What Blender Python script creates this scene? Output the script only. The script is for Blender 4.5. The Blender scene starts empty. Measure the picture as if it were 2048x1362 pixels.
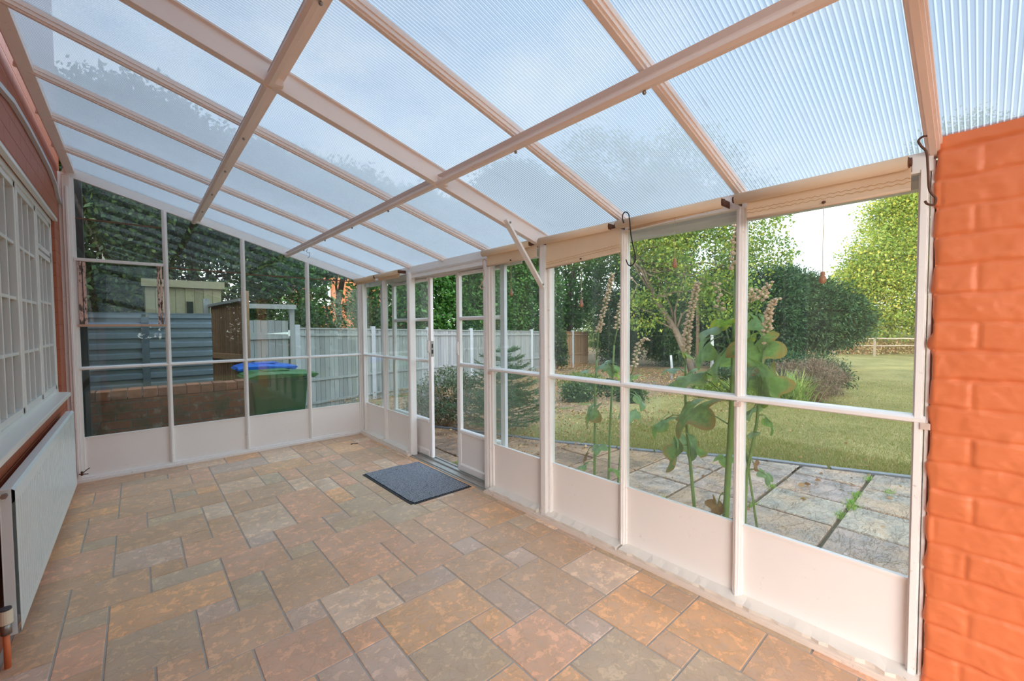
import bpy, math, random
import numpy as np
from mathutils import Vector, Matrix
random.seed(7); rng = np.random.default_rng(7)
S = bpy.context.scene
COL = S.collection
# ------------------------------------------------------------------ camera
CP = Vector((0.41709765, -5.33948442, 1.37357714))
CR = Vector((0.74722399, -0.66454098, -0.00644885))
CU = Vector((0.02857914, 0.02243718, 0.99933968))
CF = Vector((0.66395748, 0.74691489, -0.03575761))
FPX = 843.5629546
cam = bpy.data.cameras.new('camera'); camo = bpy.data.objects.new('camera', cam); COL.objects.link(camo)
cam.sensor_width = 36.0; cam.lens = FPX / 2048 * 36.0; cam.clip_start = 0.05; cam.clip_end = 400
M = Matrix.Identity(4)
for i in range(3):
    M[i][0] = CR[i]; M[i][1] = CU[i]; M[i][2] = -CF[i]; M[i][3] = CP[i]
camo.matrix_world = M
S.camera = camo
# ------------------------------------------------------------------ colour management
S.view_settings.view_transform = 'Standard'; S.view_settings.look = 'None'
S.view_settings.gamma = 1.0; S.view_settings.use_curve_mapping = False
S.view_settings.exposure = 1.36
S.render.film_transparent = False
S.cycles.max_bounces = 14; S.cycles.transparent_max_bounces = 40
S.cycles.transmission_bounces = 8; S.cycles.diffuse_bounces = 5; S.cycles.glossy_bounces = 4
S.cycles.caustics_reflective = False; S.cycles.caustics_refractive = False
S.cycles.sample_clamp_indirect = 6.0
# ------------------------------------------------------------------ sky
def world():
    w = bpy.data.worlds.new('sky'); S.world = w; w.use_nodes = True
    nt = w.node_tree; nt.nodes.clear(); N = nt.nodes.new; L = nt.links.new
    tc = N('ShaderNodeTexCoord')
    sep = N('ShaderNodeSeparateXYZ'); L(tc.outputs['Generated'], sep.inputs[0])
    ramp = N('ShaderNodeValToRGB'); L(sep.outputs['Z'], ramp.inputs[0])
    e = ramp.color_ramp.elements
    e[0].position = 0.0; e[0].color = (1.0, 1.0, 1.0, 1)
    e[1].position = 1.0; e[1].color = (0.20, 0.42, 0.80, 1)
    m = e.new(0.22); m.color = (0.74, 0.87, 1.0, 1)
    m = e.new(0.5); m.color = (0.42, 0.62, 0.90, 1)
    mp = N('ShaderNodeMapping'); L(tc.outputs['Generated'], mp.inputs[0]); mp.inputs["Scale"].default_value = (1.6, 1.6, 3.0)
    mp.inputs['Rotation'].default_value = (0.2, 0.1, 0.6)
    n1 = N('ShaderNodeTexNoise'); L(mp.outputs[0], n1.inputs['Vector'])
    n1.inputs['Scale'].default_value = 1.7; n1.inputs['Detail'].default_value = 7; n1.inputs['Roughness'].default_value = 0.55
    cr = N('ShaderNodeValToRGB'); L(n1.outputs[0], cr.inputs[0])
    cr.color_ramp.elements[0].position = 0.44; cr.color_ramp.elements[0].color = (0, 0, 0, 1)
    cr.color_ramp.elements[1].position = 0.66; cr.color_ramp.elements[1].color = (1, 1, 1, 1)
    mx = N('ShaderNodeMix'); mx.data_type = 'RGBA'
    L(cr.outputs[0], mx.inputs['Factor']); L(ramp.outputs[0], mx.inputs['A']); mx.inputs['B'].default_value = (1.08, 1.08, 1.08, 1)
    # bright lobe added to the sky behind the camera, to light the room
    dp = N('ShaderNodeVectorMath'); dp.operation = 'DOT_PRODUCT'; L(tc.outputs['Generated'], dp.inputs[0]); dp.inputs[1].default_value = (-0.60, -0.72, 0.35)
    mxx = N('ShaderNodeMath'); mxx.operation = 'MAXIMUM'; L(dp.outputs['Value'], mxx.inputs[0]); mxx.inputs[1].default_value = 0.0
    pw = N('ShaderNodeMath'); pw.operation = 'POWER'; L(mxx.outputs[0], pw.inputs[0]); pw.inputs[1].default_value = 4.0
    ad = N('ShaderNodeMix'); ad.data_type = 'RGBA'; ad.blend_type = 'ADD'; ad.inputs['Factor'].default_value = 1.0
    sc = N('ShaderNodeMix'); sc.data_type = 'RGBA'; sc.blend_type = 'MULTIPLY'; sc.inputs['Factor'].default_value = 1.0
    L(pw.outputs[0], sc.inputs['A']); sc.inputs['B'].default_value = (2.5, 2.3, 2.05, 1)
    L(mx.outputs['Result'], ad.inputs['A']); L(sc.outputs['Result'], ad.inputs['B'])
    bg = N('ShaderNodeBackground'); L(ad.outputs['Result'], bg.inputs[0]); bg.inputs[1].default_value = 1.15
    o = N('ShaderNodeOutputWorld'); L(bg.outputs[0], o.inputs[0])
world()
sun = bpy.data.lights.new('sun', 'SUN'); suno = bpy.data.objects.new('sun', sun); COL.objects.link(suno)
sun.energy = 1.6; sun.angle = math.radians(0.9); sun.color = (1.0, 0.88, 0.68)
sd = Vector((1.0, -0.10, -0.30)).normalized()
suno.rotation_euler = sd.to_track_quat('-Z', 'Y').to_euler(); suno.location = (-20, 2, 12)
# ------------------------------------------------------------------ helpers
def ray(px, py): return CF + CR * ((px - 1024) / FPX) - CU * ((py - 681) / FPX)
def onx(px, py, x): d = ray(px, py); return CP + d * ((x - CP.x) / d.x)
def ony(px, py, y): d = ray(px, py); return CP + d * ((y - CP.y) / d.y)
def at(px, py, dist): return CP + ray(px, py) * dist
def lin(r, g, b):
    f = lambda c: (c / 255) / 12.92 if c / 255 <= 0.04045 else ((c / 255 + 0.055) / 1.055) ** 2.4
    return (f(r), f(g), f(b), 1)
def tag(o, label=None, cat=None, group=None, kind=None):
    if label: o['label'] = label
    if cat: o['category'] = cat
    if group: o['group'] = group
    if kind: o['kind'] = kind
    return o
def empty(name, loc=(0, 0, 0), rz=0.0, **k):
    o = bpy.data.objects.new(name, None); COL.objects.link(o); o.location = loc; o.rotation_euler = (0, 0, rz)
    o.empty_display_size = 0.1
    return tag(o, **k)
class MB:
    def __init__(s): s.v = []; s.f = []; s.t = []; s.tone = (1, 1, 1, 1)
    def add(s, vs, fs):
        b = len(s.v); s.v += [tuple(v) for v in vs]; s.t += [s.tone] * len(vs)
        s.f += [tuple(b + i for i in f) for f in fs]; return s
    def box(s, x0, x1, y0, y1, z0, z1):
        x0, x1 = sorted((x0, x1)); y0, y1 = sorted((y0, y1)); z0, z1 = sorted((z0, z1))
        return s.add([(x, y, z) for z in (z0, z1) for y in (y0, y1) for x in (x0, x1)],
                     [(0, 2, 3, 1), (4, 5, 7, 6), (0, 1, 5, 4), (2, 6, 7, 3), (0, 4, 6, 2), (1, 3, 7, 5)])
    def bar(s, p, q, w, h, up=(0, 0, 1), ow=0, oh=0):
        p = Vector(p); q = Vector(q); d = (q - p).normalized(); u = Vector(up); sd_ = d.cross(u).normalized(); u = sd_.cross(d)
        vs = []
        for c in (p, q):
            for a, b in ((-1, -1), (1, -1), (1, 1), (-1, 1)):
                vs.append(c + sd_ * (ow + a * w / 2) + u * (oh + b * h / 2))
        return s.add(vs, [(0, 1, 2, 3), (7, 6, 5, 4), (0, 4, 5, 1), (1, 5, 6, 2), (2, 6, 7, 3), (3, 7, 4, 0)])
    def prof(s, p, q, prof, up=(0, 0, 1)):
        p = Vector(p); q = Vector(q); d = (q - p).normalized(); u = Vector(up); sx = d.cross(u).normalized(); u = sx.cross(d)
        n = len(prof); vs = [c + sx * a + u * b for c in (p, q) for a, b in prof]
        fs = [(i, (i + 1) % n, n + (i + 1) % n, n + i) for i in range(n)] + [tuple(range(n - 1, -1, -1)), tuple(range(n, 2 * n))]
        return s.add(vs, fs)
    def tube(s, pts, r, seg=10, cap=True):
        pts = [Vector(p) for p in pts]; n = len(pts); rs = r if isinstance(r, (list, tuple)) else [r] * n
        t0 = (pts[1] - pts[0]).normalized(); a = Vector((0, 0, 1)) if abs(t0.z) < 0.9 else Vector((1, 0, 0))
        u = t0.cross(a).normalized(); vs = []
        for i in range(n):
            t = (pts[min(i + 1, n - 1)] - pts[max(i - 1, 0)]).normalized()
            u = (u - t * u.dot(t)).normalized(); w = t.cross(u)
            for k in range(seg):
                an = 2 * math.pi * k / seg; vs.append(pts[i] + (u * math.cos(an) + w * math.sin(an)) * rs[i])
        fs = [(i * seg + k, i * seg + (k + 1) % seg, (i + 1) * seg + (k + 1) % seg, (i + 1) * seg + k) for i in range(n - 1) for k in range(seg)]
        if cap: fs += [tuple(range(seg - 1, -1, -1)), tuple(range((n - 1) * seg, n * seg))]
        return s.add(vs, fs)
    def ball(s, c, r, seg=8, rings=5, sc=(1, 1, 1)):
        vs = [(c[0], c[1], c[2] + r * sc[2])]
        for i in range(1, rings):
            ph = math.pi * i / rings
            for k in range(seg):
                an = 2 * math.pi * k / seg
                vs.append((c[0] + r * sc[0] * math.sin(ph) * math.cos(an), c[1] + r * sc[1] * math.sin(ph) * math.sin(an), c[2] + r * sc[2] * math.cos(ph)))
        vs.append((c[0], c[1], c[2] - r * sc[2])); b = len(vs) - 1
        fs = [(0, 1 + k, 1 + (k + 1) % seg) for k in range(seg)]
        fs += [(1 + (i) * seg + k, 1 + (i + 1) * seg + k, 1 + (i + 1) * seg + (k + 1) % seg, 1 + i * seg + (k + 1) % seg) for i in range(rings - 2) for k in range(seg)]
        fs += [(b, 1 + (rings - 2) * seg + (k + 1) % seg, 1 + (rings - 2) * seg + k) for k in range(seg)]
        return s.add(vs, fs)
    def build(s, name, mat, parent=None, smooth=False, bev=0.0, tone=False, **k):
        me = bpy.data.meshes.new(name); me.from_pydata(s.v, [], s.f); me.update()
        if mat: me.materials.append(mat)
        if smooth: me.polygons.foreach_set('use_smooth', [True] * len(me.polygons))
        if tone:
            a = me.attributes.new('tone', 'FLOAT_COLOR', 'POINT'); a.data.foreach_set('color', np.array(s.t, dtype=np.float32).ravel())
        o = bpy.data.objects.new(name, me); COL.objects.link(o)
        if parent: o.parent = parent
        if parent: o.matrix_parent_inverse = parent_inv(parent)
        k.pop('world', None)
        if bev:
            m = o.modifiers.new('bevel', 'BEVEL'); m.width = bev; m.segments = 2; m.limit_method = 'ANGLE'; m.angle_limit = 0.6
        return tag(o, **k)
def parent_inv(p):          # every mesh is drawn in world coordinates; only the empties sit at their thing's base
    if p.type == 'MESH': return Matrix.Identity(4)
    return (Matrix.Translation(p.location) @ Matrix.Rotation(p.rotation_euler[2], 4, 'Z')).inverted()
# ------------------------------------------------------------------ materials
class NT:
    def __init__(s, name):
        m = bpy.data.materials.new(name); m.use_nodes = True; s.m = m; s.nt = m.node_tree
        s.nt.nodes.clear(); s.out = s.n('ShaderNodeOutputMaterial')
    def n(s, t, **k):
        x = s.nt.nodes.new(t)
        for a, b in k.items(): setattr(x, a, b)
        return x
    def l(s, a, b): s.nt.links.new(a, b)
    def pos(s):
        return s.n('ShaderNodeNewGeometry').outputs['Position']
    def obj(s): return s.n('ShaderNodeTexCoord').outputs['Object']
    def mapv(s, v, sc=(1, 1, 1), rot=(0, 0, 0), loc=(0, 0, 0)):
        m = s.n('ShaderNodeMapping'); s.l(v, m.inputs[0]); m.inputs['Scale'].default_value = sc; m.inputs['Rotation'].default_value = rot; m.inputs['Location'].default_value = loc
        return m.outputs[0]
    def noise(s, v, scale, detail=4, rough=0.55, dist=0.0):
        x = s.n('ShaderNodeTexNoise'); s.l(v, x.inputs['Vector']); x.inputs['Scale'].default_value = scale
        x.inputs['Detail'].default_value = detail; x.inputs['Roughness'].default_value = rough; x.inputs['Distortion'].default_value = dist
        return x.outputs[0]
    def ramp(s, f, stops):
        x = s.n('ShaderNodeValToRGB'); s.l(f, x.inputs[0]); e = x.color_ramp.elements
        while len(e) < len(stops): e.new(0.5)
        for i, (p, c) in enumerate(stops):
            e[i].position = p; e[i].color = c if len(c) == 4 else tuple(c) + (1,)
        return x.outputs[0]
    def step(s, f, a, b):
        return s.ramp(f, [(a, (0, 0, 0, 1)), (b, (1, 1, 1, 1))])
    def mix(s, f, a, b, mode='MIX'):
        x = s.n('ShaderNodeMix', data_type='RGBA', blend_type=mode)
        for nm, v in (('Factor', f), ('A', a), ('B', b)):
            if isinstance(v, (int, float)): x.inputs[nm].default_value = v
            elif isinstance(v, tuple): x.inputs[nm].default_value = v
            else: s.l(v, x.inputs[nm])
        return x.outputs['Result']
    def math(s, op, a, b=0.0, c=None):
        x = s.n('ShaderNodeMath', operation=op)
        for i, v in enumerate((a, b) if c is None else (a, b, c)):
            if isinstance(v, (int, float)): x.inputs[i].default_value = v
            else: s.l(v, x.inputs[i])
        return x.outputs[0]
    def sep(s, v): x = s.n('ShaderNodeSeparateXYZ'); s.l(v, x.inputs[0]); return x.outputs
    def attr(s, name): return s.n('ShaderNodeAttribute', attribute_name=name).outputs['Color']
    def bump(s, h, strength=0.3, dist=0.01):
        x = s.n('ShaderNodeBump'); s.l(h, x.inputs['Height']); x.inputs['Strength'].default_value = strength; x.inputs['Distance'].default_value = dist
        return x.outputs[0]
    def pbr(s, col, rough=0.5, metal=0.0, spec=0.5, nrm=None, out=True):
        x = s.n('ShaderNodeBsdfPrincipled')
        if isinstance(col, tuple): x.inputs['Base Color'].default_value = col
        else: s.l(col, x.inputs['Base Color'])
        if isinstance(rough, (int, float)): x.inputs['Roughness'].default_value = rough
        else: s.l(rough, x.inputs['Roughness'])
        x.inputs['Metallic'].default_value = metal; x.inputs['Specular IOR Level'].default_value = spec
        if nrm is not None: s.l(nrm, x.inputs['Normal'])
        if out: s.l(x.outputs[0], s.out.inputs[0])
        return x.outputs[0]
def simple(name, col, rough=0.5, metal=0.0, var=0.0, scale=8.0, bump=0.0, spec=0.5):
    t = NT(name); c = col
    v = t.obj()
    n = t.noise(v, scale, 5)
    if var: c = t.mix(n, tuple(x * (1 - var) for x in col[:3]) + (1,), tuple(min(1, x * (1 + var)) for x in col[:3]) + (1,))
    t.pbr(c, rough, metal, spec, t.bump(n, bump, 0.01) if bump else None)
    return t.m
def mat_paint(name, col, grime=(0.30, 0.15, 0.09, 1), amt=0.6, rough=0.38):
    t = NT(name); p = t.pos()
    a = t.noise(p, 38, 6, 0.7); b = t.noise(p, 5, 3)
    f = t.math('MULTIPLY', t.step(a, 0.60, 0.72), t.step(b, 0.52, 0.62))
    c = t.mix(t.noise(p, 2.5, 3), tuple(x * 0.94 for x in col[:3]) + (1,), col)
    c = t.mix(t.math('MULTIPLY', f, amt), c, grime)
    t.pbr(c, rough, 0, 0.45, t.bump(t.noise(p, 60, 3), 0.08, 0.004))
    return t.m
MAT = {}
MAT['frame'] = mat_paint('white_painted_aluminium', (0.94, 0.90, 0.87, 1))
MAT['roofbar'] = mat_paint('pinkish_white_roof_bar', (0.93, 0.80, 0.74, 1), amt=0.5)
MAT['panel'] = mat_paint('white_infill_panel', (0.95, 0.89, 0.85, 1), grime=(0.45, 0.38, 0.34, 1), amt=0.35, rough=0.32)
MAT['bluewhite'] = mat_paint('cool_white_metal', (0.78, 0.80, 0.84, 1), amt=0.4)
MAT['peel'] = mat_paint('peeling_cream_paint', (0.86, 0.80, 0.72, 1), grime=(0.20, 0.10, 0.06, 1), amt=0.9, rough=0.6)
MAT['winwhite'] = mat_paint('white_gloss_timber', (0.80, 0.78, 0.74, 1), amt=0.35, rough=0.3)
MAT['radwhite'] = None
MAT['rust'] = simple('rusty_steel', (0.14, 0.06, 0.035, 1), 0.7, 0.3, 0.4, 30)
MAT['black'] = simple('black_wire', (0.012, 0.014, 0.016, 1), 0.35, 0.3)
MAT['steel'] = simple('dull_steel', (0.35, 0.33, 0.31, 1), 0.4, 0.9, 0.2, 20)
MAT['alu'] = simple('bare_aluminium_track', (0.52, 0.49, 0.45, 1), 0.35, 0.7, 0.15, 20)
MAT['beige'] = simple('beige_plastic', (0.80, 0.72, 0.54, 1), 0.4)
MAT['wood'] = simple('varnished_acorn_wood', (0.36, 0.18, 0.095, 1), 0.35, 0, 0.25, 60)
MAT['sealant'] = simple('brown_sealant_line', (0.16, 0.075, 0.035, 1), 0.6, 0, 0.4, 25)
MAT['cord'] = simple('cotton_cord', (0.52, 0.40, 0.26, 1), 0.8)
def mat_glass(name='window_glass', tint=(0.95, 0.98, 0.965, 1), dirt=0.022):
    t = NT(name); g = t.n('ShaderNodeNewGeometry')
    d = t.n('ShaderNodeVectorMath', operation='DOT_PRODUCT'); t.l(g.outputs['Incoming'], d.inputs[0]); t.l(g.outputs['True Normal'], d.inputs[1])
    c = t.math('ABSOLUTE', d.outputs['Value']); k = t.math('POWER', t.math('SUBTRACT', 1.0, c), 5.0)
    f = t.math('ADD', t.math('MULTIPLY', k, 0.90), 0.040)
    tr = t.n('ShaderNodeBsdfTransparent'); tr.inputs[0].default_value = tint
    gl = t.n('ShaderNodeBsdfGlossy'); gl.inputs['Roughness'].default_value = 0.0; gl.inputs[0].default_value = (0.9, 0.95, 0.93, 1)
    m = t.n('ShaderNodeMixShader'); t.l(f, m.inputs[0]); t.l(tr.outputs[0], m.inputs[1]); t.l(gl.outputs[0], m.inputs[2])
    df = t.n('ShaderNodeBsdfTranslucent'); df.inputs[0].default_value = (0.8, 0.82, 0.8, 1)
    dd = t.n('ShaderNodeBsdfDiffuse'); dd.inputs[0].default_value = (0.7, 0.7, 0.68, 1)
    ms = t.n('ShaderNodeMixShader'); ms.inputs[0].default_value = 0.4; t.l(df.outputs[0], ms.inputs[1]); t.l(dd.outputs[0], ms.inputs[2])
    n = t.noise(t.mapv(t.pos(), (1, 1, 0.35)), 5, 5, 0.6)
    fd = t.math('MULTIPLY', t.ramp(n, [(0.35, (0.35, 0.35, 0.35, 1)), (0.75, (1, 1, 1, 1))]), dirt * 1.6)
    m2 = t.n('ShaderNodeMixShader'); t.l(fd, m2.inputs[0]); t.l(m.outputs[0], m2.inputs[1]); t.l(ms.outputs[0], m2.inputs[2])
    t.l(m2.outputs[0], t.out.inputs[0]); return t.m
MAT['glass'] = mat_glass()
MAT['glassdirty'] = mat_glass('grimy_greenish_glass', (0.85, 0.90, 0.87, 1), 0.012)
def mat_poly():
    t = NT('ribbed_twin_wall_polycarbonate'); p = t.pos(); s = t.sep(p)
    fr = t.math('FRACT', t.math('DIVIDE', s['Y'], 0.0145))
    rib = t.math('LESS_THAN', fr, 0.26); dk = t.math('LESS_THAN', t.math('ABSOLUTE', t.math('SUBTRACT', fr, 0.36)), 0.10)
    n = t.noise(t.mapv(p, (0.8, 0.5, 0.8)), 2.2, 4, 0.6)
    f = t.math('ADD', t.math('MULTIPLY', rib, 0.30), t.ramp(n, [(0.3, (0.42, 0.42, 0.42, 1)), (0.8, (0.56, 0.56, 0.56, 1))]))
    tr = t.n('ShaderNodeBsdfTransparent'); t.l(t.mix(dk, t.mix(rib, (0.63, 0.66, 0.67, 1), (0.76, 0.79, 0.79, 1)), (0.52, 0.55, 0.56, 1)), tr.inputs[0])
    tl = t.n('ShaderNodeBsdfTranslucent'); t.l(t.mix(dk, t.mix(rib, (0.45, 0.475, 0.485, 1), (0.72, 0.75, 0.74, 1)), (0.38, 0.40, 0.41, 1)), tl.inputs[0])
    m = t.n('ShaderNodeMixShader'); t.l(f, m.inputs[0]); t.l(tr.outputs[0], m.inputs[1]); t.l(tl.outputs[0], m.inputs[2])
    # algae and dark debris caught low down near the eaves and in streaks along the ribs
    st = t.noise(t.mapv(p, (1.3, 55, 1.3)), 1.0, 3, 0.6); bl = t.noise(p, 1.6, 3)
    dark = t.math('MULTIPLY', t.step(st, 0.70, 0.76), t.step(bl, 0.57, 0.64))
    edge = t.math('MULTIPLY', t.ramp(s['X'], [(0.0, (0, 0, 0, 1)), (1, (1, 1, 1, 1))]), 0.0)
    alg = t.math('MULTIPLY', t.step(t.math('ADD', t.math('DIVIDE', s['X'], 2.6), t.math('MULTIPLY', t.noise(p, 9, 4), 0.22)), 1.04, 1.12), 0.6)
    df = t.n('ShaderNodeBsdfDiffuse'); df.inputs[0].default_value = (0.05, 0.045, 0.03, 1)
    m2 = t.n('ShaderNodeMixShader'); t.l(t.math('MULTIPLY', dark, 0.8), m2.inputs[0]); t.l(m.outputs[0], m2.inputs[1]); t.l(df.outputs[0], m2.inputs[2])
    dg = t.n('ShaderNodeBsdfDiffuse'); dg.inputs[0].default_value = (0.30, 0.30, 0.20, 1)
    m3 = t.n('ShaderNodeMixShader'); t.l(alg, m3.inputs[0]); t.l(m2.outputs[0], m3.inputs[1]); t.l(dg.outputs[0], m3.inputs[2])
    gl = t.n('ShaderNodeBsdfGlossy'); gl.inputs['Roughness'].default_value = 0.12
    m4 = t.n('ShaderNodeMixShader'); m4.inputs[0].default_value = 0.035; t.l(m3.outputs[0], m4.inputs[1]); t.l(gl.outputs[0], m4.inputs[2])
    t.l(m4.outputs[0], t.out.inputs[0]); return t.m
MAT['poly'] = mat_poly()
def mat_tile():
    t = NT('slate_effect_floor_tiles'); p = t.pos(); a = t.attr('tone')
    off = t.n('ShaderNodeVectorMath', operation='ADD'); sc = t.n('ShaderNodeVectorMath', operation='SCALE'); t.l(a, sc.inputs[0]); sc.inputs['Scale'].default_value = 37.0
    t.l(p, off.inputs[0]); t.l(sc.outputs[0], off.inputs[1]); v = off.outputs[0]
    n1 = t.noise(v, 5.5, 8, 0.62, 0.6); n2 = t.noise(v, 19, 8, 0.68, 0.4); n3 = t.noise(v, 2.6, 4, 0.6, 0.8)
    c = t.mix(t.step(n1, 0.30, 0.76), t.mix(1.0, a, (1.12, 1.09, 1.05, 1), 'MULTIPLY'), t.mix(1.0, a, (1.46, 1.42, 1.36, 1), 'MULTIPLY'))
    c = t.mix(t.math('MULTIPLY', t.step(n3, 0.46, 0.74), 0.50), c, (0.60, 0.34, 0.14, 1))
    c = t.mix(t.math('MULTIPLY', t.step(n2, 0.48, 0.76), 0.45), c, (0.74, 0.62, 0.54, 1))
    c = t.mix(t.math('MULTIPLY', t.step(n2, 0.44, 0.30), 0.28), c, (0.28, 0.19, 0.13, 1))
    vein = t.noise(v, 9, 2, 0.5, 1.5)
    vn = t.math('MULTIPLY', t.math('SUBTRACT', 1.0, t.step(t.math('ABSOLUTE', t.math('SUBTRACT', vein, 0.5)), 0.002, 0.03)), 0.13)
    c = t.mix(vn, c, (0.16, 0.10, 0.07, 1))
    t.pbr(c, t.math('ADD', t.math('MULTIPLY', n2, 0.25), 0.28), 0, 0.5, t.bump(t.math('ADD', n2, n1), 0.22, 0.006)); return t.m
MAT['tile'] = mat_tile()
MAT['grout'] = simple('grey_grout', (0.44, 0.40, 0.35, 1), 0.8, 0, 0.25, 14, 0.2)
def mat_orange():
    t = NT('orange_painted_brick'); p = t.pos()
    n = t.noise(p, 4, 5); m = t.noise(p, 45, 4, 0.6)
    c = t.mix(n, (0.71, 0.175, 0.062, 1), (0.79, 0.225, 0.085, 1))
    c = t.mix(t.step(t.noise(p, 30, 6, 0.8), 0.70, 0.78), c, (0.72, 0.48, 0.36, 1))
    t.pbr(c, 0.45, 0, 0.4, t.bump(m, 0.22, 0.004)); return t.m
MAT['orange'] = mat_orange()
def mat_orange_wall():
    t = NT('shaded_orange_brick_wall'); p = t.pos(); s = t.sep(p)
    cb = t.n('ShaderNodeCombineXYZ'); t.l(s['Y'], cb.inputs[0]); t.l(s['Z'], cb.inputs[1])
    wob = t.noise(p, 9, 3); 
    b = t.n('ShaderNodeTexBrick'); 
    ad = t.n('ShaderNodeVectorMath', operation='ADD'); t.l(cb.outputs[0], ad.inputs[0]); s2 = t.n('ShaderNodeVectorMath', operation='SCALE'); t.l(t.n('ShaderNodeTexNoise').outputs[1], s2.inputs[0]); s2.inputs['Scale'].default_value = 0.0
    t.l(s2.outputs[0], ad.inputs[1]); t.l(ad.outputs[0], b.inputs['Vector'])
    b.inputs['Scale'].default_value = 1.0; b.inputs['Brick Width'].default_value = 0.29; b.inputs['Row Height'].default_value = 0.10
    b.inputs['Mortar Size'].default_value = 0.006; b.inputs['Mortar Smooth'].default_value = 0.9
    h = t.math('ADD', t.math('MULTIPLY', b.outputs['Fac'], -1.0), t.math('MULTIPLY', t.noise(p, 28, 5), 0.55))
    c = t.mix(t.noise(p, 3, 4), (0.38, 0.105, 0.052, 1), (0.46, 0.135, 0.068, 1))  # same orange paint as the pier, with shade put into a darker colour
    t.pbr(c, 0.5, 0, 0.35, t.bump(h, 0.65, 0.008)); return t.m
MAT['orangewall'] = mat_orange_wall()
def mat_leaf(name, c0, c1, c2, trans=0.35, rough=0.45):
    t = NT(name); a = t.attr('tint'); s = t.sep(a)
    c = t.ramp(s['X'], [(0.0, c0), (0.5, c1), (1.0, c2)])
    x = t.pbr(c, rough, 0, 0.35, out=False)
    tl = t.n('ShaderNodeBsdfTranslucent'); t.l(t.mix(1.0, c, (1.25, 1.25, 0.7, 1), 'MULTIPLY'), tl.inputs[0])
    m = t.n('ShaderNodeMixShader'); m.inputs[0].default_value = trans; t.l(x, m.inputs[1]); t.l(tl.outputs[0], m.inputs[2])
    t.l(m.outputs[0], t.out.inputs[0]); return t.m
MAT['bark'] = simple('rough_bark', (0.13, 0.10, 0.075, 1), 0.9, 0, 0.4, 12, 0.6)
# ------------------------------------------------------------------ foliage helpers
def leaf_mesh(name, pts, size, mat, parent=None, aspect=0.5, up=0.4, out=None, tint=None, **k):
    """pts: Nx3 leaf bases; every leaf is a small folded four-cornered blade with its own direction"""
    n = len(pts); d = rng.normal(size=(n, 3))
    if out is not None: d = d * 0.8 + out
    d[:, 2] += up * rng.normal(size=n) * 0.5
    d /= np.linalg.norm(d, axis=1)[:, None] + 1e-9
    a = rng.normal(size=(n, 3)); a[:, 2] += up * 2
    s = np.cross(d, a); s /= np.linalg.norm(s, axis=1)[:, None] + 1e-9
    nn = np.cross(s, d)
    sz = size * rng.uniform(0.65, 1.35, n)[:, None]
    v = np.empty((n, 4, 3)); v[:, 0] = pts; v[:, 1] = pts + d * sz * 0.5 + s * sz * aspect * 0.5 + nn * sz * 0.08
    v[:, 2] = pts + d * sz; v[:, 3] = pts + d * sz * 0.5 - s * sz * aspect * 0.5 + nn * sz * 0.08
    me = bpy.data.meshes.new(name); me.vertices.add(4 * n); me.vertices.foreach_set('co', v.astype(np.float32).ravel())
    me.loops.add(4 * n); me.loops.foreach_set('vertex_index', np.arange(4 * n, dtype=np.int32))
    me.polygons.add(n); me.polygons.foreach_set('loop_start', np.arange(0, 4 * n, 4, dtype=np.int32))
    try: me.polygons.foreach_set('loop_total', np.full(n, 4, dtype=np.int32))
    except Exception: pass
    me.update(calc_edges=True)
    tv = rng.uniform(0, 1, n) if tint is None else np.clip(tint + rng.normal(size=n) * 0.16, 0, 1)
    at_ = me.attributes.new('tint', 'FLOAT_COLOR', 'POINT')
    cc = np.repeat(tv, 4); at_.data.foreach_set('color', np.stack([cc, cc, cc, np.ones_like(cc)], 1).astype(np.float32).ravel())
    me.materials.append(mat)
    o = bpy.data.objects.new(name, me); COL.objects.link(o)
    if parent:
        o.parent = parent; o.matrix_parent_inverse = parent_inv(parent)
    return tag(o, **k)
def blob_points(blobs, nclump, per, cr, inner=0.55, squash=0.7):
    w = np.array([b[3] * b[4] + b[4] * b[5] + b[3] * b[5] for b in blobs]); w = w / w.sum()
    idx = rng.choice(len(blobs), nclump, p=w); B = np.array(blobs)[idx]
    d = rng.normal(size=(nclump, 3)); d /= np.linalg.norm(d, axis=1)[:, None]
    rad = rng.uniform(inner, 1.0, nclump)[:, None] ** 0.6
    c = B[:, :3] + d * B[:, 3:6] * rad
    tint = np.clip(0.45 + rng.normal(size=nclump) * 0.22, 0, 1)
    P = np.repeat(c, per, 0) + rng.normal(size=(nclump * per, 3)) * cr * np.array([1, 1, squash])
    return P, np.repeat(d, per, 0), np.repeat(tint, per)
def branch(mb, p, q, r0, r1, wob=0.1, n=6, seg=6):
    p = Vector(p); q = Vector(q); L = (q - p).length
    pts = [p.lerp(q, i / n) + (Vector((random.gauss(0, 1), random.gauss(0, 1), random.gauss(0, .6))) * wob * L * 0.12 if 0 < i < n else Vector((0, 0, 0))) for i in range(n + 1)]
    mb.tube(pts, [r0 + (r1 - r0) * i / n for i in range(n + 1)], seg); return pts
def ground_z(x, y=0.0):
    t = min(1, max(0, (x - 4.5) / 11.0)); t = t * t * (3 - 2 * t)
    g = -0.12 - 0.43 * t
    if y > 0:
        t2 = min(1, max(0, y / 1.5)); g = g - 0.22 * t2 * (1 - t)
    return g
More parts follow.
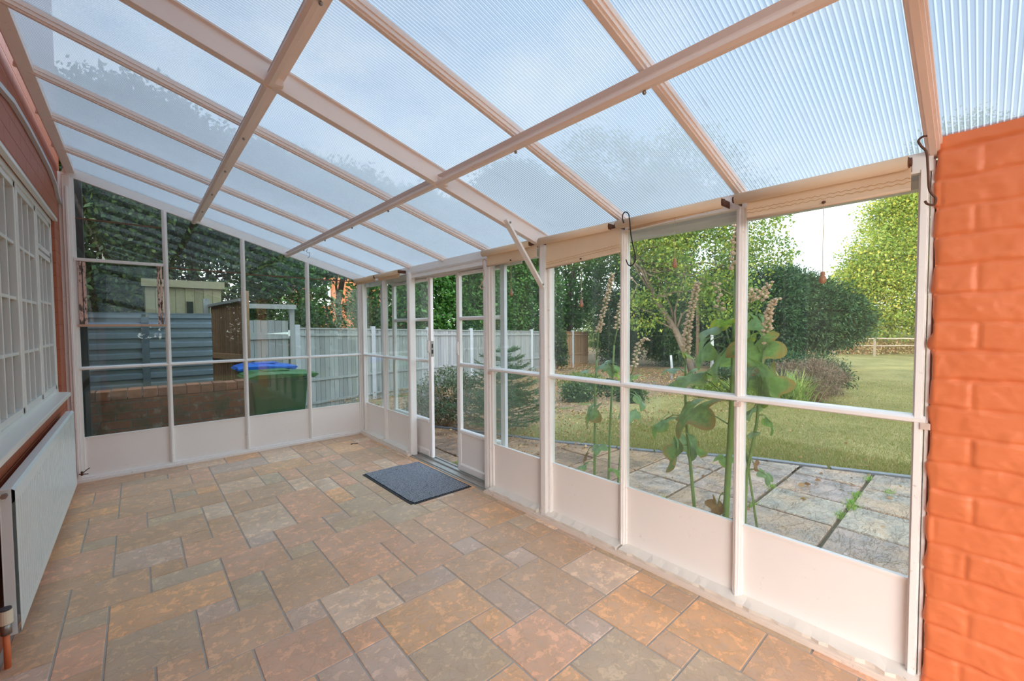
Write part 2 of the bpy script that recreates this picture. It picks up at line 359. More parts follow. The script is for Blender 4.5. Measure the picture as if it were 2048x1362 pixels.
def tree(name, base, blobs, mat, nclump, per, cr, size, label, cat='tree', aspect=0.55, trunk=0.16, group=None, inner=0.55, outw=0.6, limbs=8, up=0.4, barkmat=None, fol='foliage', squash=0.7):
    root = empty(name, base, label=label, cat=cat, group=group)
    P, d, tint = blob_points(blobs, nclump, per, cr, inner, squash)
    gz = ground_z(base[0], base[1]) + 0.02
    keep = P[:, 2] > gz; P = P[keep]; d = d[keep]; tint = tint[keep]
    leaf_mesh(fol, P, size, mat, root, aspect, up, d * outw, tint)
    mb = MB(); b0 = Vector(base)
    top = max(blobs, key=lambda b: b[2]); tp = Vector(top[:3])
    pts = branch(mb, b0 + Vector((0, 0, -0.08)), tp, trunk, trunk * 0.3, 0.15, 8, 8)
    for i in range(limbs):
        bl = random.choice(blobs); dr = Vector((random.gauss(0, 1), random.gauss(0, 1), random.gauss(0, 1))).normalized()
        q = Vector((bl[0] + dr.x * bl[3] * .85, bl[1] + dr.y * bl[4] * .85, max(gz + .1, bl[2] + dr.z * bl[5] * .85)))
        s = pts[random.randint(2, 6)]; branch(mb, s, q, trunk * 0.35, trunk * 0.06, 0.35, 6, 5)
    mb.build('trunk', barkmat or MAT['bark'], root, smooth=True, world=True)
    return root
# ================================================================== THE ROOM
W = 2.60; SY = 0.65; SX = 0.645; ZM = 1.016; ZP = 0.394; ZE = 1.9914; ZW = 2.7526
def rz(x): return ZW + (ZE - ZW) * x / 2.58
# ---- floor: grid of the modular tile pattern
TILES = [('b', 5, 8, 7, 11), ('l', 5, 11, 6, 12), ('p', 4, 12, 6, 14), ('o', 7, 13, 10, 15), ('p', 6, 13, 7, 14), ('w', 6, 11, 8, 13), ('l', 8, 12, 10, 13), ('b', 8, 11, 9, 12), ('p', 7, 9, 9, 11), ('p', 7, 7, 10, 9), ('p', 9, 9, 10, 10), ('p', 9, 10, 11, 12), ('b', 10, 8, 11, 10), ('b', 11, 8, 13, 11), ('l', 11, 11, 12, 12), ('b', 10, 12, 12, 14), ('g', 10, 6, 12, 8), ('g', 12, 7, 13, 8), ('b', 13, 7, 15, 9), ('o', 13, 9, 15, 11), ('g', 14, 11, 15, 12), ('b', 12, 11, 14, 13), ('b', 14, 12, 15, 13), ('b', 13, 13, 15, 15), ('l', 12, 13, 13, 14), ('b', 11, 14, 13, 17), ('w', 13, 15, 15, 17), ('o', 14, 17, 15, 18), ('b', 14, 18, 15, 19), ('o', 12, 17, 14, 19), ('l', 11, 17, 12, 18), ('l', 10, 14, 11, 16), ('o', 9, 15, 10, 16), ('g', 7, 15, 9, 17), ('p', 9, 16, 11, 18), ('g', 10, 18, 12, 20), ('b', 12, 19, 13, 20), ('o', 13, 19, 15, 21), ('o', 1, 7, 4, 9), ('g', 1, 9, 3, 11), ('b', 2, 11, 3, 12), ('l', 3, 9, 4, 10), ('b', 3, 10, 5, 12), ('g', 4, 8, 5, 10), ('p', 4, 6, 6, 8), ('g', 6, 7, 7, 8), ('p', 6, 5, 8, 7), ('l', 5, 5, 6, 6), ('w', 5, 2, 7, 5), ('p', 3, 4, 5, 6), ('b', 3, 3, 4, 4), ('b', 1, 1, 4, 3), ('l', 1, 3, 3, 5), ('b', 2, 5, 3, 6), ('g', 2, 6, 4, 7), ('b', 0, 5, 2, 7), ('g', 0, 7, 1, 8), ('g', 0, 1, 1, 2), ('b', 2, -1, 3, 0), ('g', 2, 0, 4, 1), ('p', 0, -1, 2, 1), ('b', 1, -4, 3, -1), ('g', 3, -3, 4, -2), ('b', 3, -3, 5, 0), ('p', 7, 1, 9, 5), ('l', 8, 5, 9, 6), ('g', 8, 6, 10, 7), ('g', 9, 4, 11, 6), ('o', 9, 3, 10, 4), ('g', 10, 2, 11, 4), ('p', 10, 0, 11, 2), ('b', 1, -6, 4, -3), ('b', 6, -1, 8, 1), ('b', 9, -3, 11, 0), ('o', 7, -5, 10, -3), ('w', 5, -3, 7, -1)]
UX, UY = 0.157, 0.1595
TONE = {'o': lin(205, 150, 100), 'p': lin(190, 140, 116), 'b': lin(168, 134, 108), 'g': lin(150, 141, 121), 'l': lin(163, 148, 143), 'w': lin(203, 180, 160)}
def make_floor():
    fl = MB(); fl.box(-0.06, 2.60, -7.62, 0.02, -0.12, -0.0035)
    gr = fl.build('floor', MAT['grout'], kind='structure', label='tiled floor of the lean-to in mixed slate-effect slabs', cat='floor')
    occ = {}; rects = []
    i0, i1, j0, j1 = -1, 16, -9, 40
    def put(c, a, b, a2, b2):
        cells = [(i, j) for i in range(a, a2) for j in range(b, b2)]
        if any(q in occ for q in cells) or a < i0 or a2 > i1 or b < j0: return False
        for q in cells: occ[q] = 1
        rects.append((c, a, b, a2, b2)); return True
    for c, a, b, a2, b2 in TILES:
        if not put(c, a, b, a2, b2):
            for aa, bb, aa2, bb2 in ((a, b, a2, b2 - 1), (a, b + 1, a2, b2), (a + 1, b, a2, b2), (a, b, a2 - 1, b2), (a, b + 1, a2, b2 - 1)):
                if aa2 > aa and bb2 > bb and put(c, aa, bb, aa2, bb2): break
    R = random.Random(5)
    for j in range(j0, j1):
        for i in range(i0, i1):
            if (i, j) in occ: continue
            opts = [(3, 2), (2, 2), (2, 3), (2, 1), (1, 2)]; R.shuffle(opts); opts.append((1, 1))
            for w, h in opts:
                if put(R.choice('opbbglwpb'), i, j, min(i + w, i1), j + h): break
    m = MB(); ch = 0.0025
    for c, a, b, a2, b2 in rects:
        x0 = .12 + UX * a + .0035; x1 = .12 + UX * a2 - .0035; y1 = -1.373 - UY * b - .0035; y0 = -1.373 - UY * b2 + .0035
        x0 = max(x0, -.055); x1 = min(x1, 2.575); y1 = min(y1, -0.012); y0 = max(y0, -7.6)
        if x1 - x0 < .01 or y1 - y0 < .01: continue
        mean = lin(190, 157, 126); t = [TONE[c][q] * .52 + mean[q] * .48 for q in range(3)]; j = 1.42 * R.uniform(.94, 1.06); k = R.uniform(.97, 1.03); m.tone = (t[0] * j * k, t[1] * j, t[2] * j / k, 1)
        m.add([(x0, y0, -.0035), (x1, y0, -.0035), (x1, y1, -.0035), (x0, y1, -.0035), (x0 + ch, y0 + ch, 0), (x1 - ch, y0 + ch, 0), (x1 - ch, y1 - ch, 0), (x0 + ch, y1 - ch, 0)],
              [(4, 5, 6, 7), (0, 1, 5, 4), (1, 2, 6, 5), (2, 3, 7, 6), (3, 0, 4, 7)])
    m.build('floor_tiles', MAT['tile'], gr, tone=True)
make_floor()
# ---- ceiling: rafters, purlins, twin-wall sheets
ceil = empty('ceiling', (0, 0, 2.0), kind='structure', label='sloping lean-to roof of ribbed translucent sheets on pinkish white bars', cat='roof')
sl = Vector((2.58, 0, ZE - ZW)).normalized(); nrm = Vector((-sl.z, 0, sl.x))
T_RAFT = [(-.022, .024), (-.022, .004), (-.017, .004), (-.017, -.012), (-.009, -.012), (-.009, -.020), (.009, -.020), (.009, -.012), (.017, -.012), (.017, .004), (.022, .004), (.022, .024)]
NB = 12
xe = 2.66
for n in range(NB):
    m = MB(); y0 = -SY * n; y1 = y0 - SY
    a = Vector((-.03, 0, rz(-.03))) + nrm * .027; b = Vector((xe + .05, 0, rz(xe + .05))) + nrm * .027
    vs = [Vector((p.x, y, p.z)) + nrm * h for h in (0, .010) for p in (a, b) for y in (y0 - .004, y1 + .004)]
    m.add(vs, [(0, 1, 3, 2), (4, 6, 7, 5), (0, 4, 5, 1), (2, 3, 7, 6), (0, 2, 6, 4), (1, 5, 7, 3)])
    m.build('roof_sheet', MAT['poly'], ceil)
for n in range(NB + 1):
    y = -SY * n; m = MB()
    p = Vector((-.02, y, rz(-.02))); q = Vector((W + .0, y, rz(W)))
    if n == 5:
        pr = [(-.028, .024), (-.028, .016), (-.012, .012), (-.012, -.058), (-.030, -.062), (-.030, -.070), (.012, -.070), (.012, .012), (.028, .016), (.028, .024)]
        m.prof(p, q, pr, up=nrm)
        m.build('main_rafter', MAT['roofbar'], ceil, bev=.0015)
    elif n == 0:
        pr = [(-.015, .024), (-.015, -.055), (.028, -.055), (.028, -.040), (.016, -.034), (.016, .024)]
        m.prof(p, q, [(-a, b) for a, b in pr], up=nrm); m.build('gable_rafter', MAT['frame'], ceil, bev=.0015)
    else:
        m.prof(p, q, T_RAFT, up=nrm); m.build('rafter', MAT['roofbar'], ceil)
for xp in (0.905, 1.745):
    z = rz(xp) - .004
    pr = [(-.034, -.022), (-.034, -.028), (-.008, -.032), (-.004, -.070), (.014, -.076), (.030, -.072), (.034, -.062), (.012, -.060), (.010, -.024), (.034, -.020)]
    for ya, yb in ((-.01, -3.238), (-3.262, -SY * NB)):
        m = MB(); m.prof((xp, ya, z), (xp, yb, z), pr, up=nrm); m.build('purlin', MAT['roofbar'], ceil, bev=.001)
    m = MB()
    for n in range(1, NB):
        if n == 5: continue
        for dy in (0,): m.ball((xp - .018, -SY * n, z - .074), .0075, 8, 4)
    m.build('purlin_bolts', MAT['steel'], ceil, smooth=True)
    m = MB(); m.box(xp - .036, xp + .02, -3.287, -3.262, z - .066, z - .025); m.build('cleat', MAT['roofbar'], ceil, bev=.002)
    m = MB(); m.tube([(xp - .028, -3.27, z - .055), (xp - .028, -3.30, z - .055)], .009, 8); m.tube([(xp - .03, -3.24, z - .04), (xp - .03, -3.215, z - .04)], .008, 8); m.build('bolt', MAT['roofbar'], ceil, smooth=True)
m = MB(); m.prof((0.0, 0, rz(0)), (0.0, -SY * NB, rz(0)), [(-.05, .022), (-.05, -.028), (.005, -.028), (.012, -.016), (.012, .022)]); m.build('wall_plate', MAT['roofbar'], ceil, bev=.0015)
# eaves beam, gutter outside
m = MB()
m.prof((W, 0, 0), (W, -5.20, 0), [(-.018, ZE + .006), (-.030, ZE - .010), (-.030, ZE - .035), (-.018, ZE - .045), (-.018, ZE - .070), (.030, ZE - .070), (.030, ZE + .002)])
m.build('eaves_beam', MAT['frame'], ceil, bev=.0015)
m = MB(); m.prof((W + .10, .05, ZE - .06), (W + .10, -7.0, ZE - .06), [(-.05, .04), (-.05, -.02), (-.03, -.045), (.03, -.045), (.055, -.02), (.055, .04), (.045, .04), (.045, -.015), (.025, -.036), (-.025, -.036), (-.042, -.015), (-.042, .04)])
m.build('gutter', MAT['bluewhite'], ceil)
# diagonal brace from the heavy post to the main rafter
m = MB(); m.bar((2.545, -3.275, 1.63), (2.20, -3.275, rz(2.20) - .05), .016, .042, up=(0, 1, 0)); m.build('diagonal_brace', MAT['frame'], ceil, bev=.002)
m = MB(); m.ball((2.525, -3.297, 1.655), .008, 8, 4); m.ball((2.225, -3.297, rz(2.2) - .07), .008, 8, 4); m.build('brace_bolts', MAT['steel'], ceil, smooth=True)
# ---- gable end wall (far) y = 0
wb = empty('wall_back', (1.29, 0, 0), kind='structure', label='glazed far gable wall with four bays above white infill panels', cat='glazed wall')
def vmull(y_or_x, z0, z1, axis, mat, parent, w=.040, d=.030, name='mullion', rib=True):
    m = MB()
    if axis == 'x':    # member in the gable, at x
        x = y_or_x; m.box(x - w / 2, x + w / 2, -.012, .022, z0, z1)
        m.box(x - w * .30, x + w * .30, -d, -.012, z0, z1)
        if rib: m.box(x - w * .09, x + w * .09, -d - .006, -d, z0, z1)
    else:
        y = y_or_x; m.box(W - .012, W + .022, y - w / 2, y + w / 2, z0, z1)
        m.box(W - d, W - .012, y - w * .30, y + w * .30, z0, z1)
        if rib: m.box(W - d - .006, W - d, y - w * .09, y + w * .09, z0, z1)
    return m.build(name, mat, parent, bev=.0015)
for n in range(1, 4): vmull(n * SX, .045, rz(n * SX) - .052, 'x', MAT['frame'], wb)
m = MB(); m.box(-.062, -.03, -.015, .02, .0, rz(0) - .03); m.box(-.03, .018, -.035, .02, .045, rz(0) - .055); m.box(.018, .040, -.02, .02, .045, rz(.04) - .055); m.box(-.012, .002, -.045, -.035, .045, 2.6); m.build('house_side_stile', MAT['frame'], wb, bev=.0015)
m = MB(); m.box(W - .052, W + .022, -.03, .022, .045, ZE - .045); m.box(W - .070, W - .052, -.016, .02, .045, ZE - .05); m.box(W - .03, W + .02, -.072, -.03, .045, ZE - .05); m.box(W - .044, W - .036, -.040, -.03, .045, ZE - .05)
m.build('corner_post', MAT['frame'], wb, bev=.0015)
m = MB(); m.prof((.03, 0, ZM), (W - .04, 0, ZM), [(-.02, -.016), (.020, -.016), (.034, -.010), (.034, .004), (.024, .012), (-.02, .014)]); m.build('mid_rail', MAT['frame'], wb, bev=.001)
m = MB(); m.box(-.02, W - .02, -.030, .022, .0, .045); m.box(-.02, W - .03, -.042, -.030, .0, .028); m.build('bottom_plate', MAT['frame'], wb, bev=.002)
for n in range(4):
    a = n * SX + (.02 if n else .04); b = (n + 1) * SX - (.02 if n < 3 else .05)
    m = MB(); m.box(a, b, -.004, .008, .045, ZP); m.box(a, b, -.012, .012, ZP - .008, ZP + .004); m.build('infill_panel', MAT['panel'], wb)
    m = MB(); m.box(a, b, 0, .004, ZP + .004, ZM - .016); m.build('glass_pane', MAT['glassdirty'], wb)
    za, zb = rz(a) - .058, rz(b) - .058
    lo = ZM + .014 if n else 1.985
    m = MB(); m.add([(a, 0, lo), (b, 0, lo), (b, 0, zb), (a, 0, za), (a, .004, lo), (b, .004, lo), (b, .004, zb), (a, .004, za)],
                    [(0, 1, 2, 3), (7, 6, 5, 4), (0, 4, 5, 1), (1, 5, 6, 2), (2, 6, 7, 3), (3, 7, 4, 0)]); m.build('glass_pane', MAT['glassdirty'], wb)
    if n == 0: m = MB(); m.box(a, b, 0, .004, ZM + .014, 1.395); m.build('glass_pane', MAT['glassdirty'], wb)
    zl = {0: 2.34, 1: 1.955, 2: 1.945, 3: 1.94}[n]
    if zl < min(za, zb) or n == 3:
        bb = b if n < 3 else a + (za - zl) / (za - zb) * (b - a) - .02
        m = MB(); m.box(a, bb, -.003, .007, zl - .006, zl + .006); m.build('lapped_glass_joint', MAT['sealant'], wb)
# louvre vent in the first bay
lv = empty('window_2', (.33, -.02, 1.4), kind='structure', label='old glass louvre vent with flaking pink side channels in the gable', cat='louvre window')
m = MB(); m.box(.022, .628, -.034, .016, 1.965, 1.992); m.build('head_bar', MAT['frame'], lv, bev=.0015)
m = MB(); m.box(.03, .632, -.040, .02, 1.385, 1.408); m.build('sill_bar', mat_paint('stained_timber_bar', (.62, .42, .30, 1), grime=(.25, .10, .04, 1), amt=.7), lv, bev=.0015)
flake = NT('flaking_pink_channel'); _p = flake.mapv(flake.pos(), (1, 1, .45))
flake.pbr(flake.mix(flake.step(flake.noise(_p, 34, 5, .7), .50, .56), (.74, .50, .42, 1), (.13, .09, .07, 1)), .6)
for x0, x1, x2, x3 in ((.044, .068, .074, .092), (.598, .615, .576, .592)):
    m = MB(); m.box(x0, x1, -.036, .01, 1.408, 1.965); m.box(x2, x3, -.030, .012, 1.408, 1.965); m.build('side_channel', flake.m, lv, bev=.001)
m = MB(); m.box(.595, .606, -.050, -.036, 1.56, 1.62); m.box(.592, .612, -.062, -.050, 1.60, 1.612); m.build('operating_lever', MAT['rust'], lv)
for k in range(6):
    z = 1.425 + k * .0905; m = MB()
    dz, dy = .092, .022
    m.add([(.09, -.008 - dy * .5, z), (.578, -.008 - dy * .5, z), (.578, -.008 + dy * .5, z + dz), (.09, -.008 + dy * .5, z + dz),
           (.09, -.003 - dy * .5, z), (.578, -.003 - dy * .5, z), (.578, -.003 + dy * .5, z + dz), (.09, -.003 + dy * .5, z + dz)],
          [(0, 1, 2, 3), (7, 6, 5, 4), (0, 4, 5, 1), (1, 5, 6, 2), (2, 6, 7, 3), (3, 7, 4, 0)])
    m.build('glass_blade', MAT['glassdirty'], lv)
# ---- long glazed wall on the garden side x = W
wr = empty('wall_right', (W, -2.6, 0), kind='structure', label='long glazed garden-side wall of white frames above infill panels', cat='glazed wall')
for n in (1, 6, 7): vmull(-n * SY, .045, ZE - .06, 'y', MAT['frame'], wr, w=.044, d=.028)
m = MB(); y = -2 * SY; m.box(W - .045, W + .02, y - .030, y + .024, .0, 1.935); m.box(W - .052, W - .045, y - .026, y + .020, .0, 1.93); m.build('door_post', MAT['frame'], wr, bev=.002)
m = MB(); y = -4 * SY + .0; m.box(W - .036, W + .02, y - .012, y + .032, .0, ZE - .06); m.box(W - .030, W + .02, y - .038, y - .016, .0, ZE - .06); m.box(W - .018, W + .02, y - .060, y - .038, .0, ZE - .06); m.build('door_post', MAT['frame'], wr, bev=.002)
m = MB(); y = -5 * SY; m.box(W - .040, W + .02, y + .006, y + .030, .0, ZE - .05); m.box(W - .062, W + .02, y - .046, y - .002, .0, ZE - .05); m.box(W - .030, W + .02, y - .064, y - .048, .0, ZE - .06); m.build('heavy_post', MAT['frame'], wr, bev=.002)
m = MB(); m.box(W - .02, W + .02, -5.192, -5.162, .045, ZE - .06); m.box(W - .034, W - .02, -5.188, -5.168, .045, ZE - .06); m.box(W - .005, W + .02, -5.215, -5.194, .03, ZE - .03); m.box(W - .025, W - .005, -5.206, -5.196, .03, ZE - .03); m.build('end_stile', MAT['frame'], wr, bev=.0015)
MR = [(.02, -.016), (-.020, -.016), (-.034, -.010), (-.036, .004), (-.024, .012), (.02, .014)]
def sealed_bay(ya, yb, glassmat='glass'):
    m = MB(); m.box(W + .0, W + .010, yb, ya, .045, ZP); m.box(W - .008, W + .012, yb, ya, ZP - .008, ZP + .004); m.build('infill_panel', MAT['panel'], wr)
    m = MB(); m.box(W, W + .004, yb, ya, ZP + .004, ZM - .016); m.build('glass_pane', MAT[glassmat], wr)
    m = MB(); m.box(W, W + .004, yb, ya, ZM + .014, ZE - .07); m.build('glass_pane', MAT[glassmat], wr)
def rail(y0, y1):
    m = MB(); m.prof((W, y0, ZM), (W, y1, ZM), [(-a, b) for a, b in [(x, z) for x, z in MR]][::-1] if False else MR, up=(0, 0, 1)); m.build('mid_rail', MAT['frame'], wr, bev=.001)
for ya, yb in ((-.072, -SY + .022), (-SY - .022, -2 * SY + .024), (-2.660, -3.220), (-3.314, -3.878), (-3.922, -4.528), (-4.572, -5.168)): sealed_bay(ya, yb)
def midrail(y0, y1):
    m = MB(); y0, y1 = max(y0, y1), min(y0, y1)
    pr = [(W + .02, -.016), (W - .020, -.016), (W - .036, -.010), (W - .038, .004), (W - .024, .012), (W + .02, .014)]
    vs = [(x, y, ZM + z) for y in (y0, y1) for x, z in pr]; n = 6
    m.add(vs, [(i, (i + 1) % n, n + (i + 1) % n, n + i) for i in range(n)] + [tuple(range(n)), tuple(range(2 * n - 1, n - 1, -1))]); m.build('mid_rail', MAT['frame'], wr, bev=.001)
midrail(-.06, -2 * SY + .02); midrail(-4 * SY - .03, -5 * SY + .03); midrail(-5 * SY - .05, -5.20)
m = MB()
for yy, zz in ((-2.640, ZM - .028), (-3.280, ZM - .028), (-4.550, ZM - .026), (-5.198, ZM - .02)): m.box(W - .040, W - .02, yy - .014, yy + .014, zz - .014, zz + .010)
m.build('rail_cleats', mat_paint('stained_cleat', (.70, .55, .47, 1), grime=(.3, .14, .08, 1), amt=.9), wr, bev=.002)
# sill ledge with peeling paint and a plate in front of it
def ledge(y0, y1, k):
    R = random.Random(k); m = MB(); n = max(6, int((y0 - y1) / .03)); ri = []
    for i in range(n + 1):
        y = y0 + (y1 - y0) * i / n; e = 2.522 + R.uniform(-.004, .008); z = .040 + R.uniform(-.002, .004)
        ri.append([(W, y, .05), (2.552, y, z + .003), (e, y, z), (e + .003, y, z - .010), (e + .008, y, .02), (W, y, .02)])
    vs = [p for r_ in ri for p in r_]; fs = [(i * 6 + a, i * 6 + (a + 1) % 6, (i + 1) * 6 + (a + 1) % 6, (i + 1) * 6 + a) for i in range(n) for a in range(6)] + [tuple(range(5, -1, -1)), tuple(range(n * 6, n * 6 + 6))]
    m.add(vs, fs); m.build('sill_ledge', MAT['peel'], wr)
for k, (a, b) in enumerate(((-.04, -.62), (-.67, -1.26), (-2.66, -3.21), (-3.30, -3.89), (-3.91, -5.20))): ledge(a, b, k)
for a, b in ((-.02, -1.32), (-2.62, -5.215)):
    m = MB(); m.box(2.512, W + .02, b, a, .0, .022); m.box(2.506, 2.512, b, a, .0, .012); m.build('base_plate', mat_paint('stained_base_plate', (.84, .70, .60, 1), grime=(.25, .11, .06, 1), amt=.9, rough=.55), wr, bev=.0015)
# door head and track
m = MB(); m.box(W - .030, W + .10, -2.585, -1.32, 1.915, 1.925); m.box(W - .022, W - .014, -2.585, -1.32, 1.875, 1.985); m.box(W - .032, W - .014, -2.585, -1.32, 1.925, 1.945); m.box(W + .04, W + .046, -2.9, -.60, 1.87, 1.925); m.box(W + .092, W + .10, -2.9, -.60, 1.86, 1.93); m.build('door_head', MAT['frame'], wr, bev=.001)
m = MB(); m.box(W - .065, W + .13, -2.585, -1.32, -.03, .006); m.box(W - .045, W - .040, -2.585, -1.32, .006, .014); m.box(W + .030, W + .034, -2.95, -.62, .006, .020); m.box(W + .095, W + .10, -2.95, -.62, -.03, .018); m.box(W + .03, W + .13, -1.31, -.6, -.03, .006); m.box(W + .03, W + .13, -2.95, -2.56, -.03, .006); m.build('threshold_track', MAT['alu'], wr, bev=.001)
m = MB(); m.box(W + .10, W + .13, -.395, -.325, -.1, 1.90); m.box(W + .085, W + .10, -.36, -.33, -.1, 1.90); m.build('outer_frame_post', MAT['bluewhite'], wr, bev=.002)
# ---- sliding door leaves
def leaf_door(name, y0, y1, label, handle_y, hside):
    d = empty(name, (W + .065, (y0 + y1) / 2, .015), kind='structure', label=label, cat='sliding door')
    x0, x1 = W + .050, W + .082; z0, z1 = .018, 1.868; s = .052
    for ya in ((y0, y0 - s), (y1 + s, y1)):
        m = MB(); m.box(x0, x1, ya[1], ya[0], z0, z1); m.box(x0 - .004, x0, ya[1] + .012, ya[0] - .012, z0, z1); m.build('stile', MAT['frame'] if ya[0] == y0 and hside == 'a' or hside == 'b' else MAT['bluewhite'], d, bev=.003)
    for za, zb in ((z0, .085), (.370, .408), (.994, 1.030), (1.424, 1.458), (1.835, z1)):
        m = MB(); pr = [(x0 + .002, za), (x0 - .008, za + .008), (x0 - .008, zb - .008), (x0 + .002, zb), (x1, zb), (x1, za)]
        vs = [(x, y, z) for y in (y1 + s, y0 - s) for x, z in pr]; n = 6
        m.add(vs, [(i, (i + 1) % n, n + (i + 1) % n, n + i) for i in range(n)] + [tuple(range(n)), tuple(range(2 * n - 1, n - 1, -1))]); m.build('rail', MAT['frame'], d, bev=.0015)
    for za, zb in ((.408, .994), (1.03, 1.424), (1.458, 1.835)):
        m = MB(); m.box(x0 + .014, x0 + .018, y1 + s, y0 - s, za, zb); m.build('glass_pane', MAT['glass'], d)
    m = MB(); m.box(x0 + .010, x0 + .020, y1 + s, y0 - s, .085, .37); m.build('infill_panel', MAT['panel'], d)
    m = MB(); m.box(x0 - .016, x0 - .004, handle_y - .012, handle_y + .012, 1.10, 1.225); m.box(x0 - .022, x0 - .016, handle_y - .007, handle_y + .007, 1.115, 1.21); m.build('pull_handle', MAT['frame'], d, bev=.003)
    m = MB(); m.box(x0 - .0175, x0 - .0155, handle_y - .003, handle_y + .003, 1.195, 1.201); m.box(x0 - .0175, x0 - .0155, handle_y - .003, handle_y + .003, 1.108, 1.113); m.build('screws', MAT['rust'], d)
    return d
leaf_door('door_1', -2.045, -2.735, 'right-hand sliding door leaf, closer to the camera, with three panes', -2.078, 'a')
dd = leaf_door('door_2', -.720, -1.585, 'left-hand sliding door leaf parked behind the fixed panes', -1.555, 'b')
m = MB(); m.box(W + .05, W + .08, -1.5885, -1.585, 1.06, 1.22); m.build('lock_plate', MAT['steel'], dd)
m = MB(); m.box(W + .056, W + .072, -1.592, -1.5885, 1.09, 1.13); m.box(W + .058, W + .070, -1.592, -1.5885, 1.15, 1.19); m.build('lock_bolt', MAT['black'], dd)
# ---- orange painted brick pier, real relief
def brick_pier():
    ch = 0.1007; ztop = 1.979 + .035; yj = -5.314
    ys = np.arange(-5.206, -6.2, -.006); zs = np.arange(0, 2.036, .006)
    Y, Z = np.meshgrid(ys, zs)
    R = np.random.default_rng(3)
    row = np.floor((1.979 - Z) / ch).astype(int) + 2
    wob = .0025 * np.sin(Y * 23 + row * 1.7) + .002 * np.sin(Y * 51 + row * 4)
    fz = (((1.979 - (Z + wob)) / ch) % 1.0); dz = np.minimum(fz, 1 - fz) * ch
    bw = np.where(row % 2 == 0, .215, .32); off = np.where(row % 2 == 0, .108, .33) + R.uniform(-.012, .012, 60)[np.clip(row, 0, 59)]
    fy = (((-5.206 - Y) - off) / bw + wob) % 1.0; dy = np.minimum(fy, 1 - fy) * bw
    dd_ = np.minimum(dz, dy * 1.2)
    h = (1 - np.exp(-(dz / .0065) ** 2)) * (1 - .55 * np.exp(-(dy / .008) ** 2))
    bi = np.floor((((-5.206 - Y) - off) / bw)).astype(int)
    jit = R.uniform(-.004, .004, (80, 80))[np.clip(row, 0, 79), np.clip(bi + 5, 0, 79)]
    tilt = R.uniform(-1, 1, (80, 80))[np.clip(row, 0, 79), np.clip(bi + 5, 0, 79)] * .03 * (fz - .5) * ch
    def vn(sc, seed):
        r2 = np.random.default_rng(seed); g = r2.normal(size=(200, 500)); a = (Z / sc) % 198; b = ((-Y) / sc) % 498
        i = a.astype(int); j = b.astype(int); u = a - i; v = b - j; u = u * u * (3 - 2 * u); v = v * v * (3 - 2 * v)
        return g[i, j] * (1 - u) * (1 - v) + g[i + 1, j] * u * (1 - v) + g[i, j + 1] * (1 - u) * v + g[i + 1, j + 1] * u * v
    hh = h * (.0085 + jit * .6 + tilt * .6) + .0009 * vn(.03, 1) + .0005 * vn(.012, 2) + .0010 * vn(.09, 4)
    edge = np.clip((-5.206 - Y) / .014, 0, 1); hh = hh - .010 * (1 - edge) ** 2
    X = W - .036 - hh
    nz, ny = Y.shape
    yy = Y + (np.abs(Y + 5.206) < 1e-6) * (.004 * np.sin(Z * 31) + .004 * vn(.05, 9) - .004 * (1 - h))
    vs = np.stack([X, yy, Z], -1).reshape(-1, 3).tolist()
    fs = [(i * ny + j, (i + 1) * ny + j, (i + 1) * ny + j + 1, i * ny + j + 1) for i in range(nz - 1) for j in range(ny - 1)]
    m = MB(); m.v = vs; m.f = fs; m.t = [(1, 1, 1, 1)] * len(vs)
    # return faces: inner jamb, top and the rough core of the wall
    b = len(vs); jb = []
    for i in range(nz): jb += [(W + .01, vs[i * ny][1] , vs[i * ny][2])]
    m.v += jb; m.t += [(1, 1, 1, 1)] * nz; m.f += [(i * ny, b + i, b + i + 1, (i + 1) * ny) for i in range(nz - 1)]
    m.build('wall_front', MAT['orange'], smooth=True, kind='structure', label='bright orange painted brick pier at the right edge', cat='brick wall')
    c = MB(); c.box(W - .035, W + .22, -6.19, -5.212, -.05, 2.02); c.build('wall_core', MAT['orange'], bpy.data.objects['wall_front'])
brick_pier()
